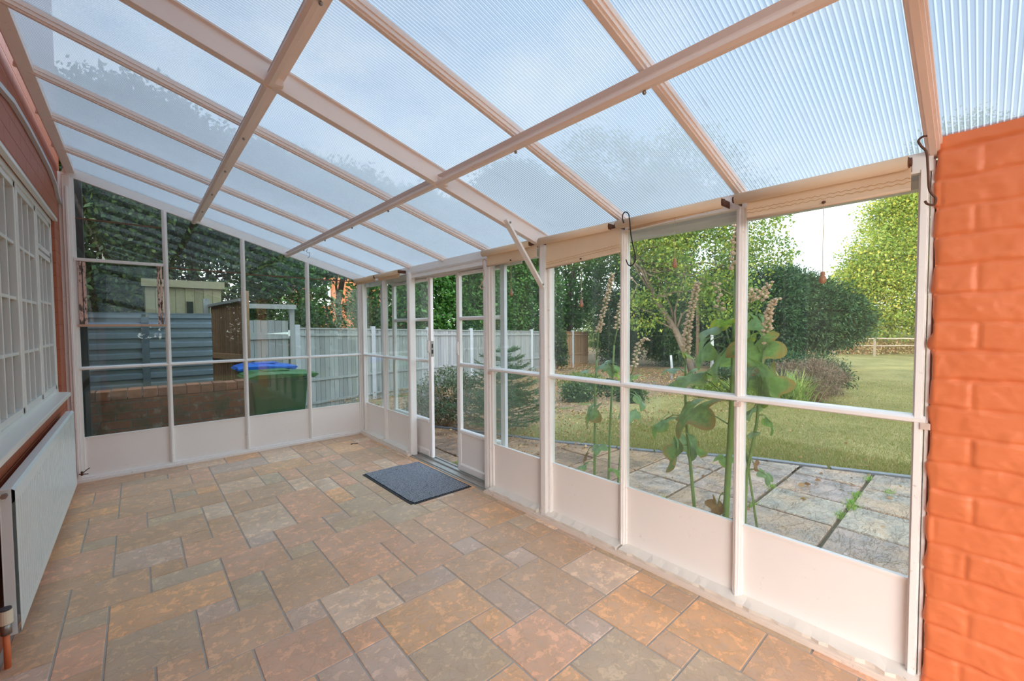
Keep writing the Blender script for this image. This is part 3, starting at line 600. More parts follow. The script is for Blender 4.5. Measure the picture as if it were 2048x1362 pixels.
# ---- house wall with its window opening (window y -.33 .. -4.17)
XW = -.055
def wall_left():
    m = MB(); x0 = -.30; ya, yb = -.33, -4.2; z0, z1 = .845, 2.245
    m.box(x0, XW, -6.3, .12, -.05, z0); m.box(x0, XW, -6.3, .12, z1, 5.6); m.box(x0, XW, ya, .12, z0, z1); m.box(x0, XW, -6.3, yb, z0, z1)
    m.build('wall_left', MAT['orangewall'], kind='structure', label='orange painted brick house wall along the left, its shade put into the colour', cat='brick wall')
    hb = simple('brown_house_brick', (.30, .14, .09, 1), .8, 0, .2, 10)
    root = empty('house', (-3.6, -3.1, -.4), label='main brick house whose wall the lean-to stands against', cat='house')
    h = MB(); h.box(-7, -.301, .0, .12, -.4, 5.6); h.box(-7, -.301, -6.3, -6.2, -.4, 5.6); h.box(-7.1, -7, -6.3, .12, -.4, 5.6); h.build('outer_walls', hb, root)
    h = MB(); h.add([(-7.3, -6.5, 5.5), (-.06, -6.5, 5.62), (-.06, .3, 5.62), (-7.3, .3, 5.5), (-3.6, -6.5, 7.6), (-3.6, .3, 7.6)], [(0, 1, 2, 3), (0, 4, 1), (2, 5, 3), (1, 4, 5, 2), (0, 3, 5, 4)]); h.build('tiled_roof', hb, root)
    r = MB(); r.box(-3.2, -3.1, -6, 0, 0, 2.5); r.box(-3.2, -.301, -6, 0, 2.45, 2.5); r.box(-3.2, -.301, -6, 0, -.05, 0); r.box(-3.1, -.301, -6, -5.95, 0, 2.5)
    r.build('room_beyond', simple('dim_interior_plaster', (.36, .33, .29, 1), .8), root)
    h = MB(); h.box(-7, -2.6, .35, 9.0, -.4, 5.2); h.build('sun_blocking_house', hb, label='unseen plain brick house block added beyond the far end of the main wall to block the sun', cat='house')  # unseen block added to keep the sun off the back garden
wall_left()
# ---- white casement window of the house
win = empty('window_1', (-.09, -2.2, .86), kind='structure', label='white small-paned timber casement window in the house wall', cat='window')
xf = -.080
m = MB(); m.box(xf - .07, xf + .008, -4.2, -.33, 2.205, 2.245); m.box(xf - .07, xf + .008, -4.2, -.33, .845, .885); m.box(xf - .07, xf + .006, -.352, -.33, .845, 2.245)
m.box(XW - .01, XW + .016, -4.25, -.31, 2.238, 2.262)
for k in range(1, 6): m.box(xf - .07, xf + .006, -.345 - .645 * k - .016, -.345 - .645 * k + .016, .88, 2.21)
m.build('window_frame', MAT['winwhite'], win, bev=.002)
m = MB(); m.add([(-.10, -4.3, .868), (.002, -4.3, .856), (.002, -.40, .856), (-.10, -.40, .868), (-.10, -4.3, .82), (.002, -4.3, .826), (.002, -.40, .826), (-.10, -.40, .82)],
               [(0, 1, 2, 3), (7, 6, 5, 4), (0, 4, 5, 1), (1, 5, 6, 2), (2, 6, 7, 3), (3, 7, 4, 0)]); m.build('window_sill', MAT['winwhite'], win, bev=.004)
for k in range(6):
    ya = -.352 - .645 * k - (.009 if k else 0); yb = -.345 - .645 * (k + 1) + .016
    secs = [(.885, 2.205, 4)] if k else [(.885, 1.925, 3), (1.94, 2.205, 1)]
    for z0, z1, rows in secs:
        s = .034; m = MB()
        m.box(xf - .045, xf, yb, yb + s, z0, z1); m.box(xf - .045, xf, ya - s, ya, z0, z1); m.box(xf - .045, xf, yb, ya, z0, z0 + s); m.box(xf - .045, xf, yb, ya, z1 - s, z1)
        sash = m.build('casement', MAT['winwhite'], win, bev=.002)
        m = MB(); cw = (ya - yb - 2 * s) / 3
        for c in (1, 2): m.box(xf - .042, xf - .006, ya - s - cw * c - .010, ya - s - cw * c + .010, z0 + s, z1 - s)
        rh = (z1 - z0 - 2 * s) / rows
        for r_ in range(1, rows): m.box(xf - .042, xf - .008, yb + s, ya - s, z0 + s + rh * r_ - .009, z0 + s + rh * r_ + .009)
        m.build('glazing_bars', MAT['winwhite'], sash, bev=.0015)
        m = MB(); m.box(xf - .032, xf - .028, yb + s, ya - s, z0 + s, z1 - s); m.build('glass_pane', MAT['glass'], sash)
# ---- cable trunking bowed along the wall
m = MB(); pts = []
for px, py in ((134, 407), (127, 395), (118, 365), (100, 335), (80, 300), (60, 262), (40, 225), (20, 200), (0, 178)):
    v = onx(px, py, -.042); pts.append(v)
pts = [Vector((-.046, -.02, 2.452)), Vector((-.044, -.16, 2.47)), Vector((-.042, -.33, 2.54)), Vector((-.042, -.6, 2.575)), Vector((-.042, -1.0, 2.587)), Vector((-.042, -1.5, 2.590)), Vector((-.042, -1.9, 2.575)), Vector((-.042, -2.2, 2.53)), Vector((-.042, -2.6, 2.47)), Vector((-.042, -3.4, 2.40))]
for i in range(len(pts) - 1): m.bar(pts[i], pts[i + 1], .022, .026)
m.build('cable_trunking', simple('pale_blue_grey_plastic', (.60, .64, .68, 1), .4), label='thin white plastic cable trunking bowing along the brick above the window', cat='cable trunking')
# ---- radiator
rad = empty('radiator', (0, -1.6, .1), label='white ribbed panel radiator with rust streaks below the window sill', cat='radiator')
def radmat():
    t = NT('rust_streaked_radiator_enamel'); p = t.pos(); s = t.sep(p)
    n = t.noise(t.mapv(p, (1, 16, 1.1)), 2.2, 4, .6); n2 = t.noise(p, 60, 4, .7)
    far = t.step(s['Y'], .0, 1.0)
    g = t.ramp(t.math('ADD', s['Y'], 1.55), [(0.0, (0, 0, 0, 1)), (.35, (.75, .75, .75, 1)), (1, (1, 1, 1, 1))])
    g2 = t.ramp(s['Z'], [(.25, (0, 0, 0, 1)), (.68, (1, 1, 1, 1))])
    f = t.math('MULTIPLY', t.math('MULTIPLY', t.step(n, .56, .66), g), g2)
    c = t.mix(t.math('MULTIPLY', f, .75), (.74, .80, .80, 1), (.55, .33, .13, 1))
    c = t.mix(t.step(n2, .70, .74), c, (.35, .22, .14, 1)); t.pbr(c, .3, 0, .5); return t.m
MAT['rad'] = radmat()
def radiator():
    ya, yb = -.50, -2.69; x1 = .022; z0, z1 = .105, .715
    m = MB(); nf = 46; L = ya - yb - .06; cols = []
    prof = [(0, 0), (.38, 0), (.45, .017), (.56, .017), (.63, 0)]
    for i in range(nf):
        for a, d in prof: cols.append((ya - .03 - L * (i + a) / nf, d))
    cols.append((yb + .03, 0)); cols = [(ya, 0)] + cols + [(yb, 0)]
    rows = [(z0, -.010, 0), (z0 + .008, 0, 0), (z0 + .050, 0, 0), (z0 + .062, 0, 1), (z1 - .075, 0, 1), (z1 - .060, 0, 0), (z1 - .008, 0, 0), (z1, -.010, 0)]
    vs = [(x1 + o - (d if k else 0), y, z) for z, o, k in rows for y, d in cols]; n = len(cols)
    fs = [(i * n + j, i * n + j + 1, (i + 1) * n + j + 1, (i + 1) * n + j) for i in range(len(rows) - 1) for j in range(n - 1)]
    m.add(vs, fs); m.build('front_panel', MAT['rad'], rad)
    m = MB(); m.box(-.022, x1 - .011, yb + .001, yb + .014, z0, z1); m.box(-.022, x1 - .011, ya - .014, ya - .001, z0, z1); m.box(-.022, -.018, yb, ya, z0, z1); m.box(-.022, x1 - .010, yb, ya, z1 - .004, z1 + .001); m.build('casing', MAT['rad'], rad, bev=.001)
    m = MB(); m.tube([(-.004, yb + .005, z1 - .02), (-.004, yb - .022, z1 - .02)], .007, 10); m.tube([(-.004, yb - .016, z1 - .02), (-.004, yb - .030, z1 - .02)], .011, 6); m.build('bleed_valve', MAT['steel'], rad)
    for y in (-.8, -2.35): m = MB(); m.box(-.056, -.020, y - .02, y + .02, .25, .6); m.build('bracket', MAT['rust'], rad)
    v = MB(); v.tube([(-.012, yb + .01, .16), (-.012, yb - .045, .16)], .009, 10); v.tube([(-.012, yb - .045, .14), (-.012, yb - .045, .185)], .016, 8)
    vb = v.build('valve_body', MAT['steel'], rad, smooth=True)
    v = MB(); v.tube([(-.012, yb - .045, -.001), (-.012, yb - .045, .15)], .010, 10); v.build('supply_pipe', MAT['orange'], rad, smooth=True)
    v = MB(); n = 24
    for i in range(n):
        an = 2 * math.pi * i / n; 
        v.bar((-.012 + .0215 * math.cos(an), yb - .045 + .0215 * math.sin(an), .19), (-.012 + .0215 * math.cos(an), yb - .045 + .0215 * math.sin(an), .235), .0035, .0035)
    v.tube([(-.012, yb - .045, .185), (-.012, yb - .045, .24)], .021, 20); v.build('thermostatic_head', MAT['beige'], vb)
    v = MB(); v.tube([(-.012, yb - .045, .24), (-.012, yb - .045, .247)], .018, 20); v.build('grey_cap', simple('charcoal_plastic', (.06, .06, .07, 1), .5), vb)
radiator()
# ================================================================== THINGS IN THE ROOM
fab = NT('cream_blind_canvas'); _p = fab.pos()
_c = fab.mix(fab.noise(_p, 7, 4), (.90, .72, .54, 1), (.95, .80, .63, 1)); _s = fab.pbr(_c, .75, 0, .2, fab.bump(fab.noise(_p, 220, 2), .15, .001), out=False)
_t = fab.n('ShaderNodeBsdfTranslucent'); fab.l(_c, _t.inputs[0]); _m = fab.n('ShaderNodeMixShader'); _m.inputs[0].default_value = .45; fab.l(_s, _m.inputs[1]); fab.l(_t.outputs[0], _m.inputs[2]); fab.l(_m.outputs[0], fab.out.inputs[0])
MAT['fabric'] = fab.m
MAT['braid'] = simple('ochre_braid_stitching', (.66, .42, .20, 1), .8, 0, .3, 90)
XB = 2.490
def blind(y0, y1, zl, zr, label, cord=None, yf0=None, yf1=None, zroll=1.945, braid=True, rr=.024):
    """rolled-up blind between y0 (left) and y1 (right); cloth bottom at zl / zr; cord = (y, acorn z)"""
    b = empty('roller_blind', (XB, (y0 + y1) / 2, zroll - .05), label=label, cat='roller blind', group='rolled-up blinds along the eaves')
    zt0 = zroll; yf0 = yf0 if yf0 is not None else y0 - .015; yf1 = yf1 if yf1 is not None else y1 + .015
    m = MB(); m.tube([(XB, y0, zt0), (XB, y1, zt0)], rr, 24); m.build('roller', MAT['fabric'], b, smooth=True)
    for y, sg in ((y0, 1), (y1, -1)):
        m = MB(); m.box(XB - .012, W - .03, y + sg * .001, y + sg * .004, zt0 - .016, zt0 + .016); m.tube([(XB, y - .001, zt0), (XB, y + sg * .011, zt0)], rr * .62, 14); m.build('end_bracket', MAT['rust'], b)
    n = 24; vs = []; xf = XB + rr * .6
    for i in range(n + 1):
        t = i / n; y = yf0 + (yf1 - yf0) * t; zb = zl + (zr - zl) * t; w = .0015 * math.sin(t * 9)
        vs += [(xf + w, y, zt0 - .012), (xf + w, y, zb), (xf + w + .0016, y, zb), (xf + w + .0016, y, zt0 - .012)]
    fs = [(i * 4 + a, i * 4 + (a + 1) % 4, (i + 1) * 4 + (a + 1) % 4, (i + 1) * 4 + a) for i in range(n) for a in range(4)] + [(3, 2, 1, 0), (n * 4, n * 4 + 1, n * 4 + 2, n * 4 + 3)]
    m = MB(); m.add(vs, fs); m.build('blind_cloth', MAT['fabric'], b)
    m = MB(); m.tube([(xf, yf0, zl + .004), (xf, yf1, zr + .004)], .0055, 8); m.build('hem_bar', MAT['fabric'], b, smooth=True)
    if braid:
        for off, fr, am in ((.030, 34, .0022), (.044, 40, .002)):
            pts = [(xf - .0016, yf0 + (yf1 - yf0) * i / 160, (zl + (zr - zl) * i / 160) + off + am * math.sin(i / 160 * fr * 6.28 * abs(yf1 - yf0))) for i in range(161)]
            m = MB(); m.tube(pts, .0013, 4); m.build('braid', MAT['braid'], b)
    if cord:
        yc, za = cord; zc = zl + (zr - zl) * (yc - yf0) / (yf1 - yf0)
        m = MB(); m.tube([(xf - .004, yc, zc + .012), (xf - .002, yc + .001, (zc + za) / 2), (xf - .002, yc, za + .03)], .0013, 6); c = m.build('pull_cord', MAT['cord'], b)
        m = MB(); z = za; m.tube([(xf - .002, yc, z + .034), (xf - .002, yc, z + .031), (xf - .002, yc, z + .018), (xf - .002, yc, z + .014), (xf - .002, yc, z + .012), (xf - .002, yc, z - .004), (xf - .002, yc, z - .012), (xf - .002, yc, z - .016)],
                            [.005, .0085, .0075, .0085, .012, .013, .009, .003], 14); m.build('acorn', MAT['wood'], c, smooth=True)
        m = MB(); m.tube([(xf - .008, yc - .006, zc + .014), (xf - .008, yc + .006, zc + .014)], .004, 6); m.ball((xf - .008, yc, zc + .014), .006, 8, 4); m.build('cord_toggle', MAT['rust'], b)
    return b
blind(-.045, -.615, 1.895, 1.895, 'short rolled cream blind in the far corner against the gable', braid=False)
blind(-.665, -1.225, 1.890, 1.885, 'rolled cream blind immediately left of the door opening', braid=False)
blind(-2.665, -3.200, 1.838, 1.845, 'rolled cream blind right of the sliding door, crossed by the diagonal brace', cord=(-2.989, 1.607), yf0=-2.70, yf1=-3.255, braid=False)
blind(-3.300, -3.865, 1.752, 1.790, 'cream blind let down furthest, right of the heavy post, with braid across the cloth', cord=(-3.649, 1.499), yf0=-3.345, yf1=-3.930)
blind(-3.920, -4.500, 1.905, 1.922, 'almost fully rolled cream blind with a cord but hardly any hanging cloth', cord=(-4.262, 1.680), yf0=-3.985, yf1=-4.50, braid=False)
blind(-4.560, -5.140, 1.846, 1.848, 'cream blind nearest the orange pier, widest band of stitched cloth', cord=(-4.893, 1.550), yf0=-4.605, yf1=-5.148)
def hook(pts, r, mat, label, name='s_hook'):
    P = [Vector(p) for p in pts]; out = []
    for i in range(len(P) - 1):      # Catmull-Rom through the points
        p0, p1, p2, p3 = P[max(i - 1, 0)], P[i], P[i + 1], P[min(i + 2, len(P) - 1)]
        for k in range(6):
            t = k / 6; out.append(0.5 * ((2 * p1) + (p2 - p0) * t + (2 * p0 - 5 * p1 + 4 * p2 - p3) * t * t + (3 * p1 - p0 - 3 * p2 + p3) * t ** 3))
    out.append(P[-1]); m = MB(); m.tube(out, r, 8); return m.build(name, mat, smooth=True, label=label, cat='hook', group='hanging S-hooks')
def hk(pix, x): return [onx(a, b, x) for a, b in pix]
hook(hk([(1247, 446), (1245, 432), (1250, 424), (1257, 428), (1259, 440), (1262, 470), (1268, 500), (1271, 516), (1266, 529), (1257, 530), (1252, 519)], 2.46), .0032, MAT['black'], 'long black wire S-hook hanging on the mullion between two blinds')
hook(hk([(1858, 272), (1848, 272), (1837, 281), (1842, 292), (1853, 305), (1856, 340), (1859, 380), (1871, 396), (1868, 409), (1855, 408), (1850, 402)], 2.46), .0036, MAT['rust'], 'rusty brown S-hook hanging beside the orange pier')
hook(hk([(972, 522), (970, 518), (966, 522), (967, 536), (968, 552), (964, 566), (960, 573), (963, 578), (968, 574)], 2.48), .0045, simple('paint_splashed_hook', (.60, .42, .34, 1), .6, 0, .4, 60), 'pale paint-splashed S-hook on the post right of the sliding door')
hook([(2.252, -.462, .0035), (2.243, -.452, .0035), (2.250, -.440, .0035), (2.275, -.445, .0035), (2.285, -.462, .0035), (2.300, -.470, .0035), (2.318, -.460, .0035), (2.312, -.445, .0035)], .0032, MAT['rust'], 'small dark S-hook lying on the floor tiles near the far corner')
# small dark hook on a purlin
hook([(1.76, -.655, 2.175), (1.75, -.66, 2.15), (1.762, -.665, 2.135), (1.78, -.66, 2.14), (1.775, -.655, 2.10), (1.76, -.65, 2.085)], .002, MAT['rust'], 'thin bent wire hook hanging from the second purlin near the gable')
m = MB()
m.tube([(.02, -.06, .09), (.05, -.075, .12), (.07, -.08, .135)], .004, 6); m.tube([(.0, -.05, .085), (.06, -.085, .085)], .004, 6); m.tube([(.02, -.07, .075), (.02, -.07, .11)], .008, 8)
m.build('hose_clip', MAT['rust'], label='little rusty bent pipe clip in the corner behind the radiator', cat='clip', smooth=True)
# ---- doormat
def mat_mat():
    t = NT('grey_honeycomb_rubber_backed_carpet'); p = t.pos(); v = t.mapv(p, (1, 1, 1), (0, 0, .785))
    vo = t.n('ShaderNodeTexVoronoi'); t.l(v, vo.inputs['Vector']); vo.inputs['Scale'].default_value = 95; vo.inputs['Randomness'].default_value = .15
    c = t.mix(t.step(vo.outputs['Distance'], .35, .50), (.50, .52, .56, 1), (.02, .024, .03, 1))
    c = t.mix(t.step(t.noise(p, 40, 3), .62, .75), c, (.05, .05, .06, 1))
    t.pbr(c, .9, 0, .1, t.bump(vo.outputs['Distance'], .8, .004)); return t.m
dm = empty('doormat', (2.24, -1.99, 0), label='dark grey honeycomb-patterned doormat with black edges in front of the sliding door', cat='doormat')
q = [(1.937, -1.536), (2.505, -1.546), (2.512, -2.452), (1.950, -2.438)]
def poly_slab(m, q, z0, z1):
    n = len(q); m.add([(x, y, z) for z in (z0, z1) for x, y in q], [tuple(range(n - 1, -1, -1)), tuple(range(n, 2 * n))] + [(i, (i + 1) % n, n + (i + 1) % n, n + i) for i in range(n)])
m = MB(); poly_slab(m, [(1.937, -1.536), (2.33, -1.534), (2.338, -1.556), (2.505, -1.556), (2.512, -2.452), (2.40, -2.452), (1.978, -2.446), (1.976, -2.425), (1.955, -2.430), (1.950, -2.36)], .0, .004); m.build('rubber_backing', simple('black_rubber', (.018, .018, .02, 1), .6), dm)
m = MB(); poly_slab(m, [(1.962, -1.540), (2.325, -1.540), (2.335, -1.560), (2.490, -1.560), (2.494, -2.435), (1.985, -2.428), (1.972, -2.36)], .004, .0095); m.build('carpet_top', mat_mat(), dm)
# ---- ribbed rubber mat just outside the door
m = MB(); gx0, gx1, gy0, gy1 = 2.735, 3.10, -2.35, -1.66; gz = -.125 + .012
for i in range(13): y = gy0 + (gy1 - gy0) * i / 12; m.box(gx0, gx1, y - .007, y + .007, gz, gz + .018)
for i in range(7): x = gx0 + (gx1 - gx0) * i / 6; m.box(x - .005, x + .005, gy0, gy1, gz - .002, gz + .012)
m.build('scraper_mat', simple('dark_green_black_rubber', (.03, .06, .055, 1), .5), label='dark ribbed rubber scraper mat on the step outside the door', cat='mat')
# ================================================================== THE GARDEN
def lawn_mat():
    t = NT('autumn_lawn_and_bare_soil'); p = t.pos(); s = t.sep(p)
    n = t.noise(p, .8, 5, .6); n2 = t.noise(p, 11, 6, .7); n3 = t.noise(p, 45, 4, .7)
    g = t.mix(t.step(n, .35, .65), (.18, .175, .06, 1), (.31, .275, .105, 1))
    g = t.mix(t.step(n2, .48, .68), g, (.38, .31, .14, 1)); g = t.mix(t.step(n3, .58, .78), g, (.12, .14, .04, 1))
    soil = t.mix(t.step(n2, .40, .62), (.15, .10, .06, 1), (.40, .27, .16, 1)); soil = t.mix(t.step(n3, .60, .70), soil, (.42, .25, .13, 1)); soil = t.mix(t.step(t.noise(p, 2.3, 4), .55, .62), soil, (.13, .17, .05, 1))
    # the beds lie left of a line running away from the patio corner
    f = t.math('ADD', t.math('SUBTRACT', s['Y'], t.math('MULTIPLY', t.math('SUBTRACT', s['X'], 4.3), .10)), t.math('MULTIPLY', t.math('SUBTRACT', n, .5), 2.2))
    k = t.step(t.math('ADD', t.math('MULTIPLY', f, .2), .5), .30, .42)
    t.pbr(t.mix(k, g, soil), .9, 0, .15, t.bump(t.math('ADD', n3, n2), .6, .03)); return t.m
def lawn():
    xs = np.concatenate([np.linspace(-14, -7.5, 4), np.linspace(-7, 2.7, 12), np.linspace(3.0, 22, 60), np.linspace(23, 95, 26)]); ys = np.concatenate([np.linspace(-70, -8.2, 16), np.linspace(-7.8, .1, 24), np.linspace(.3, 9, 24), np.linspace(10, 90, 22)])
    nx, ny = len(xs), len(ys); vs = []
    for x in xs:
        for y in ys:
            z = ground_z(x, y) + .012 * math.sin(x * 1.3) * math.sin(y * 1.7)
            if x < 2.72 and -7.9 < y < .2: z = -.6
            elif x < 6.6 and y < .2: z -= .035
            vs.append((x, y, z))
    m = MB(); m.v = vs; m.f = [(i * ny + j, (i + 1) * ny + j, (i + 1) * ny + j + 1, i * ny + j + 1) for i in range(nx - 1) for j in range(ny - 1)]; m.t = [(1, 1, 1, 1)] * len(vs)
    m.build('lawn', lawn_mat(), smooth=True, kind='structure', label='patchy autumn lawn and leaf-strewn beds beyond the patio', cat='lawn')
lawn()
# concrete step and footing under the glazed walls
m = MB(); m.box(-.3, W + .02, -7.7, .03, -.6, -.1205); m.box(W + .02, W + .14, -7.7, .03, -.6, -.032); m.box(-.3, W + .14, .022, .06, -.6, -.02)
m.build('foundation', simple('damp_concrete', (.30, .27, .23, 1), .8, 0, .3, 9, .3), kind='structure', label='concrete footing under the glazed walls', cat='footing')
def patio_mat():
    t = NT('wet_riven_sandstone'); p = t.pos(); a = t.attr('tone'); s = t.sep(p)
    of = t.n('ShaderNodeVectorMath', operation='ADD'); t.l(p, of.inputs[0]); sc = t.n('ShaderNodeVectorMath', operation='SCALE'); t.l(a, sc.inputs[0]); sc.inputs['Scale'].default_value = 29; t.l(sc.outputs[0], of.inputs[1]); v = of.outputs[0]
    w = t.n('ShaderNodeTexWave'); t.l(v, w.inputs['Vector']); w.inputs['Scale'].default_value = 1.3; w.inputs['Distortion'].default_value = 16; w.inputs['Detail'].default_value = 6; w.inputs['Detail Scale'].default_value = 2.2; w.inputs['Detail Roughness'].default_value = .7
    n = t.noise(v, 4, 7, .65, .8); n2 = t.noise(v, 26, 5, .7)
    c = t.mix(t.step(n, .36, .66), t.mix(1.0, a, (.60, .60, .62, 1), 'MULTIPLY'), t.mix(1.0, a, (1.30, 1.16, 1.02, 1), 'MULTIPLY'))
    c = t.mix(t.math('MULTIPLY', t.step(t.noise(v, 3, 4), .46, .62), .62), c, (.40, .24, .12, 1))
    c = t.mix(t.math('MULTIPLY', t.step(n2, .62, .74), .6), c, (.62, .62, .62, 1))
    c = t.mix(t.math('MULTIPLY', t.math('SUBTRACT', 1.0, t.step(w.outputs[0], .01, .05)), .45), c, (.07, .05, .04, 1))
    ck = t.noise(t.mapv(v, (1.0, 3.6, 1), (0, 0, .5)), 2.6, 5, .6, .8); ln = t.math('SUBTRACT', 1.0, t.step(t.math('ABSOLUTE', t.math('SUBTRACT', ck, .5)), .003, .014))
    c = t.mix(t.math('MULTIPLY', ln, .5), c, (.10, .065, .04, 1))
    h = t.math('ADD', t.math('MULTIPLY', ln, -1.4), t.math('MULTIPLY', w.outputs[0], .8)); h = t.math('ADD', h, t.math('MULTIPLY', w.outputs[0], .4), t.math('ADD', n, t.math('MULTIPLY', n2, .5)))
    r = t.ramp(n, [(.35, (.18, .18, .18, 1)), (.65, (.6, .6, .6, 1))]); t.pbr(c, r, 0, .6, t.bump(h, .55, .012)); return t.m
def patio():
    base = MB(); PB = [(W + .14, .25), (3.55, .25), (4.30, -1.65), (4.88, -2.8), (5.42, -3.62), (5.67, -4.31), (5.92, -4.92), (6.55, -6.4), (6.9, -7.8), (W + .14, -7.8)]
    poly_slab(base, PB, -.30, -.135); b = base.build('patio', simple('mossy_dark_joints', (.075, .07, .035, 1), .95, 0, .5, 20, .5), kind='structure', label='wet riven stone patio slabs outside the glazing', cat='patio')
    def edge_x(y):
        pts = PB[1:9]
        for (xa, ya), (xb, yb) in zip(pts, pts[1:]):
            if yb <= y <= ya: return xa + (xb - xa) * (ya - y) / (ya - yb)
        return 3.55 if y > .25 else 6.9
    m = MB(); R = random.Random(11); yl = [-4.63 + .545 * k for k in range(-6, 10)]; yl = [v for v in yl if v < .25] + [.25]
    for a, b_ in zip(yl, yl[1:]):
        x = 2.72 + (4.19 - 2.72) % .545 - .545; 
        while x < 7.2:
            ex = min(edge_x(a), edge_x(b_)) ; x0 = max(x, W + .15); x1 = x + .545; e0, e1 = edge_x(a), edge_x(b_)
            if x0 < min(e0, e1) - .08 and x1 - x0 > .08:
                g = .013; q = [(x0 + g, a + g), (min(x1 - g, e0 - .02), a + g), (min(x1 - g, e1 - .02), b_ - g), (x0 + g, b_ - g)]
                if x1 > min(e0, e1) - .12: q[1] = (e0 - .03, a + g); q[2] = (e1 - .03, b_ - g)
                br = 1 if a < -2.9 else .0
                k = R.uniform(.85, 1.15); base_c = (.30, .26, .22) if a < -3.0 else (.24, .155, .09); cc = [v * k * R.uniform(.95, 1.05) for v in base_c]; m.tone = (cc[0], cc[1], cc[2], 1)
                dz = [R.uniform(-.004, .004) for _ in range(4)]; n = 4; i_ = .008
                cx = sum(p[0] for p in q) / 4; cy = sum(p[1] for p in q) / 4; inn = [(cx + (p[0] - cx) * .975, cy + (p[1] - cy) * .975) for p in q]
                zt = -.108
                m.add([(p[0], p[1], -.135) for p in q] + [(p[0], p[1], zt - .008) for p in q] + [(p[0], p[1], zt + dz[i]) for i, p in enumerate(inn)],
                      [(i, (i + 1) % 4, 4 + (i + 1) % 4, 4 + i) for i in range(4)] + [(4 + i, 4 + (i + 1) % 4, 8 + (i + 1) % 4, 8 + i) for i in range(4)] + [(8, 9, 10, 11)])
            x += .545
    m.build('paving_slabs', patio_mat(), b, tone=True)
    # slate edging
    m = MB(); pts = [(p[0] + .02, p[1]) for p in PB[1:9]]
    for (xa, ya), (xb, yb) in zip(pts, pts[1:]):
        L = math.hypot(xb - xa, yb - ya); k = max(1, int(L / .4))
        for i in range(k):
            p = Vector((xa + (xb - xa) * i / k, ya + (yb - ya) * i / k, -.112)); q = Vector((xa + (xb - xa) * (i + .96) / k, ya + (yb - ya) * (i + .96) / k, -.112)); m.bar(p, q, .07, .03)
    m.build('slate_edging', simple('blue_grey_slate', (.13, .145, .16, 1), .4, 0, .3, 14, .3), b)
patio()
# grass blades over the near lawn and tufts in the slab joints
MAT['grass'] = mat_leaf('grass_blades', (.36, .29, .13, 1), (.22, .23, .06, 1), (.13, .19, .04, 1), .35, .5)
def blades(name, P, h, mat, parent=None, w=.004, **k):
    n = len(P); a = rng.uniform(0, 6.28, n); lean = rng.normal(size=(n, 2)) * .5; hh = h * rng.uniform(.5, 1.3, n)
    wd = np.stack([np.cos(a), np.sin(a), np.zeros(n)], 1) * w; tip = P + np.stack([lean[:, 0] * hh, lean[:, 1] * hh, hh], 1)
    v = np.empty((n, 3, 3)); v[:, 0] = P - wd; v[:, 1] = P + wd; v[:, 2] = tip
    me = bpy.data.meshes.new(name); me.vertices.add(3 * n); me.vertices.foreach_set('co', v.astype(np.float32).ravel()); me.loops.add(3 * n); me.loops.foreach_set('vertex_index', np.arange(3 * n, dtype=np.int32)); me.polygons.add(n); me.polygons.foreach_set('loop_start', np.arange(0, 3 * n, 3, dtype=np.int32)); me.update(calc_edges=True)
    at_ = me.attributes.new('tint', 'FLOAT_COLOR', 'POINT'); cc = np.repeat(rng.uniform(0, 1, n), 3); at_.data.foreach_set('color', np.stack([cc, cc, cc, np.ones_like(cc)], 1).astype(np.float32).ravel()); me.materials.append(mat)
    o = bpy.data.objects.new(name, me); COL.objects.link(o)
    if parent: o.parent = parent; o.matrix_parent_inverse = parent_inv(parent)
    return tag(o, **k)
def vz(P): P[:, 2] = [ground_z(a, b) - .015 + (0.012 * math.sin(a * 1.3) * math.sin(b * 1.7)) for a, b in P[:, :2]]; return P
def lawn_edge(y): return np.interp(-y, [-.25, 1.65, 2.8, 3.62, 4.31, 4.92, 6.4, 7.8], [3.6, 4.35, 4.93, 5.47, 5.72, 5.97, 6.6, 6.95])
N_ = 170000; d_ = 1 - rng.uniform(0, 1, N_) ** .6; Y_ = rng.uniform(-7.0, -.8, N_); X_ = lawn_edge(Y_) + .03 + (1 - d_) * 0 + rng.uniform(0, 1, N_) ** 1.6 * 13
Y_ = Y_ + (X_ - 5) * .25 * rng.uniform(-.6, 1, N_)
keep_ = rng.uniform(0, 1, N_) > np.clip((Y_ + 2.2 - (X_ - 5) * .12) * .9, 0, .93)
P_ = vz(np.stack([X_[keep_], Y_[keep_], X_[keep_] * 0], 1)); blades('grass', P_, .045, MAT['grass'], kind='stuff', label='short yellow-green lawn grass growing past the patio edge', cat='grass')
tp = []
for cx, cy, n, r_ in ((4.78, -4.63, 160, .04), (4.68, -4.66, 110, .03), (5.02, -4.63, 120, .035), (4.15, -4.1, 60, .03), (4.7, -4.06, 90, .03), (4.45, -4.62, 90, .03), (5.3, -4.8, 70, .04), (5.6, -4.62, 60, .04), (3.7, -3.53, 80, .03), (2.80, -1.62, 120, .05), (2.95, -1.55, 90, .05)):
    tp.append(np.stack([cx + rng.normal(size=n) * r_ * 1.4, cy + rng.normal(size=n) * r_ * .5, np.full(n, -.118)], 1))
MAT['weed'] = mat_leaf('fresh_green_weed', (.16, .33, .05, 1), (.22, .42, .07, 1), (.30, .45, .10, 1), .35)
blades('joint_weeds', np.concatenate(tp), .028, MAT['weed'], w=.004, kind='stuff', label='tufts of bright green grass sprouting in the patio joints', cat='weeds')
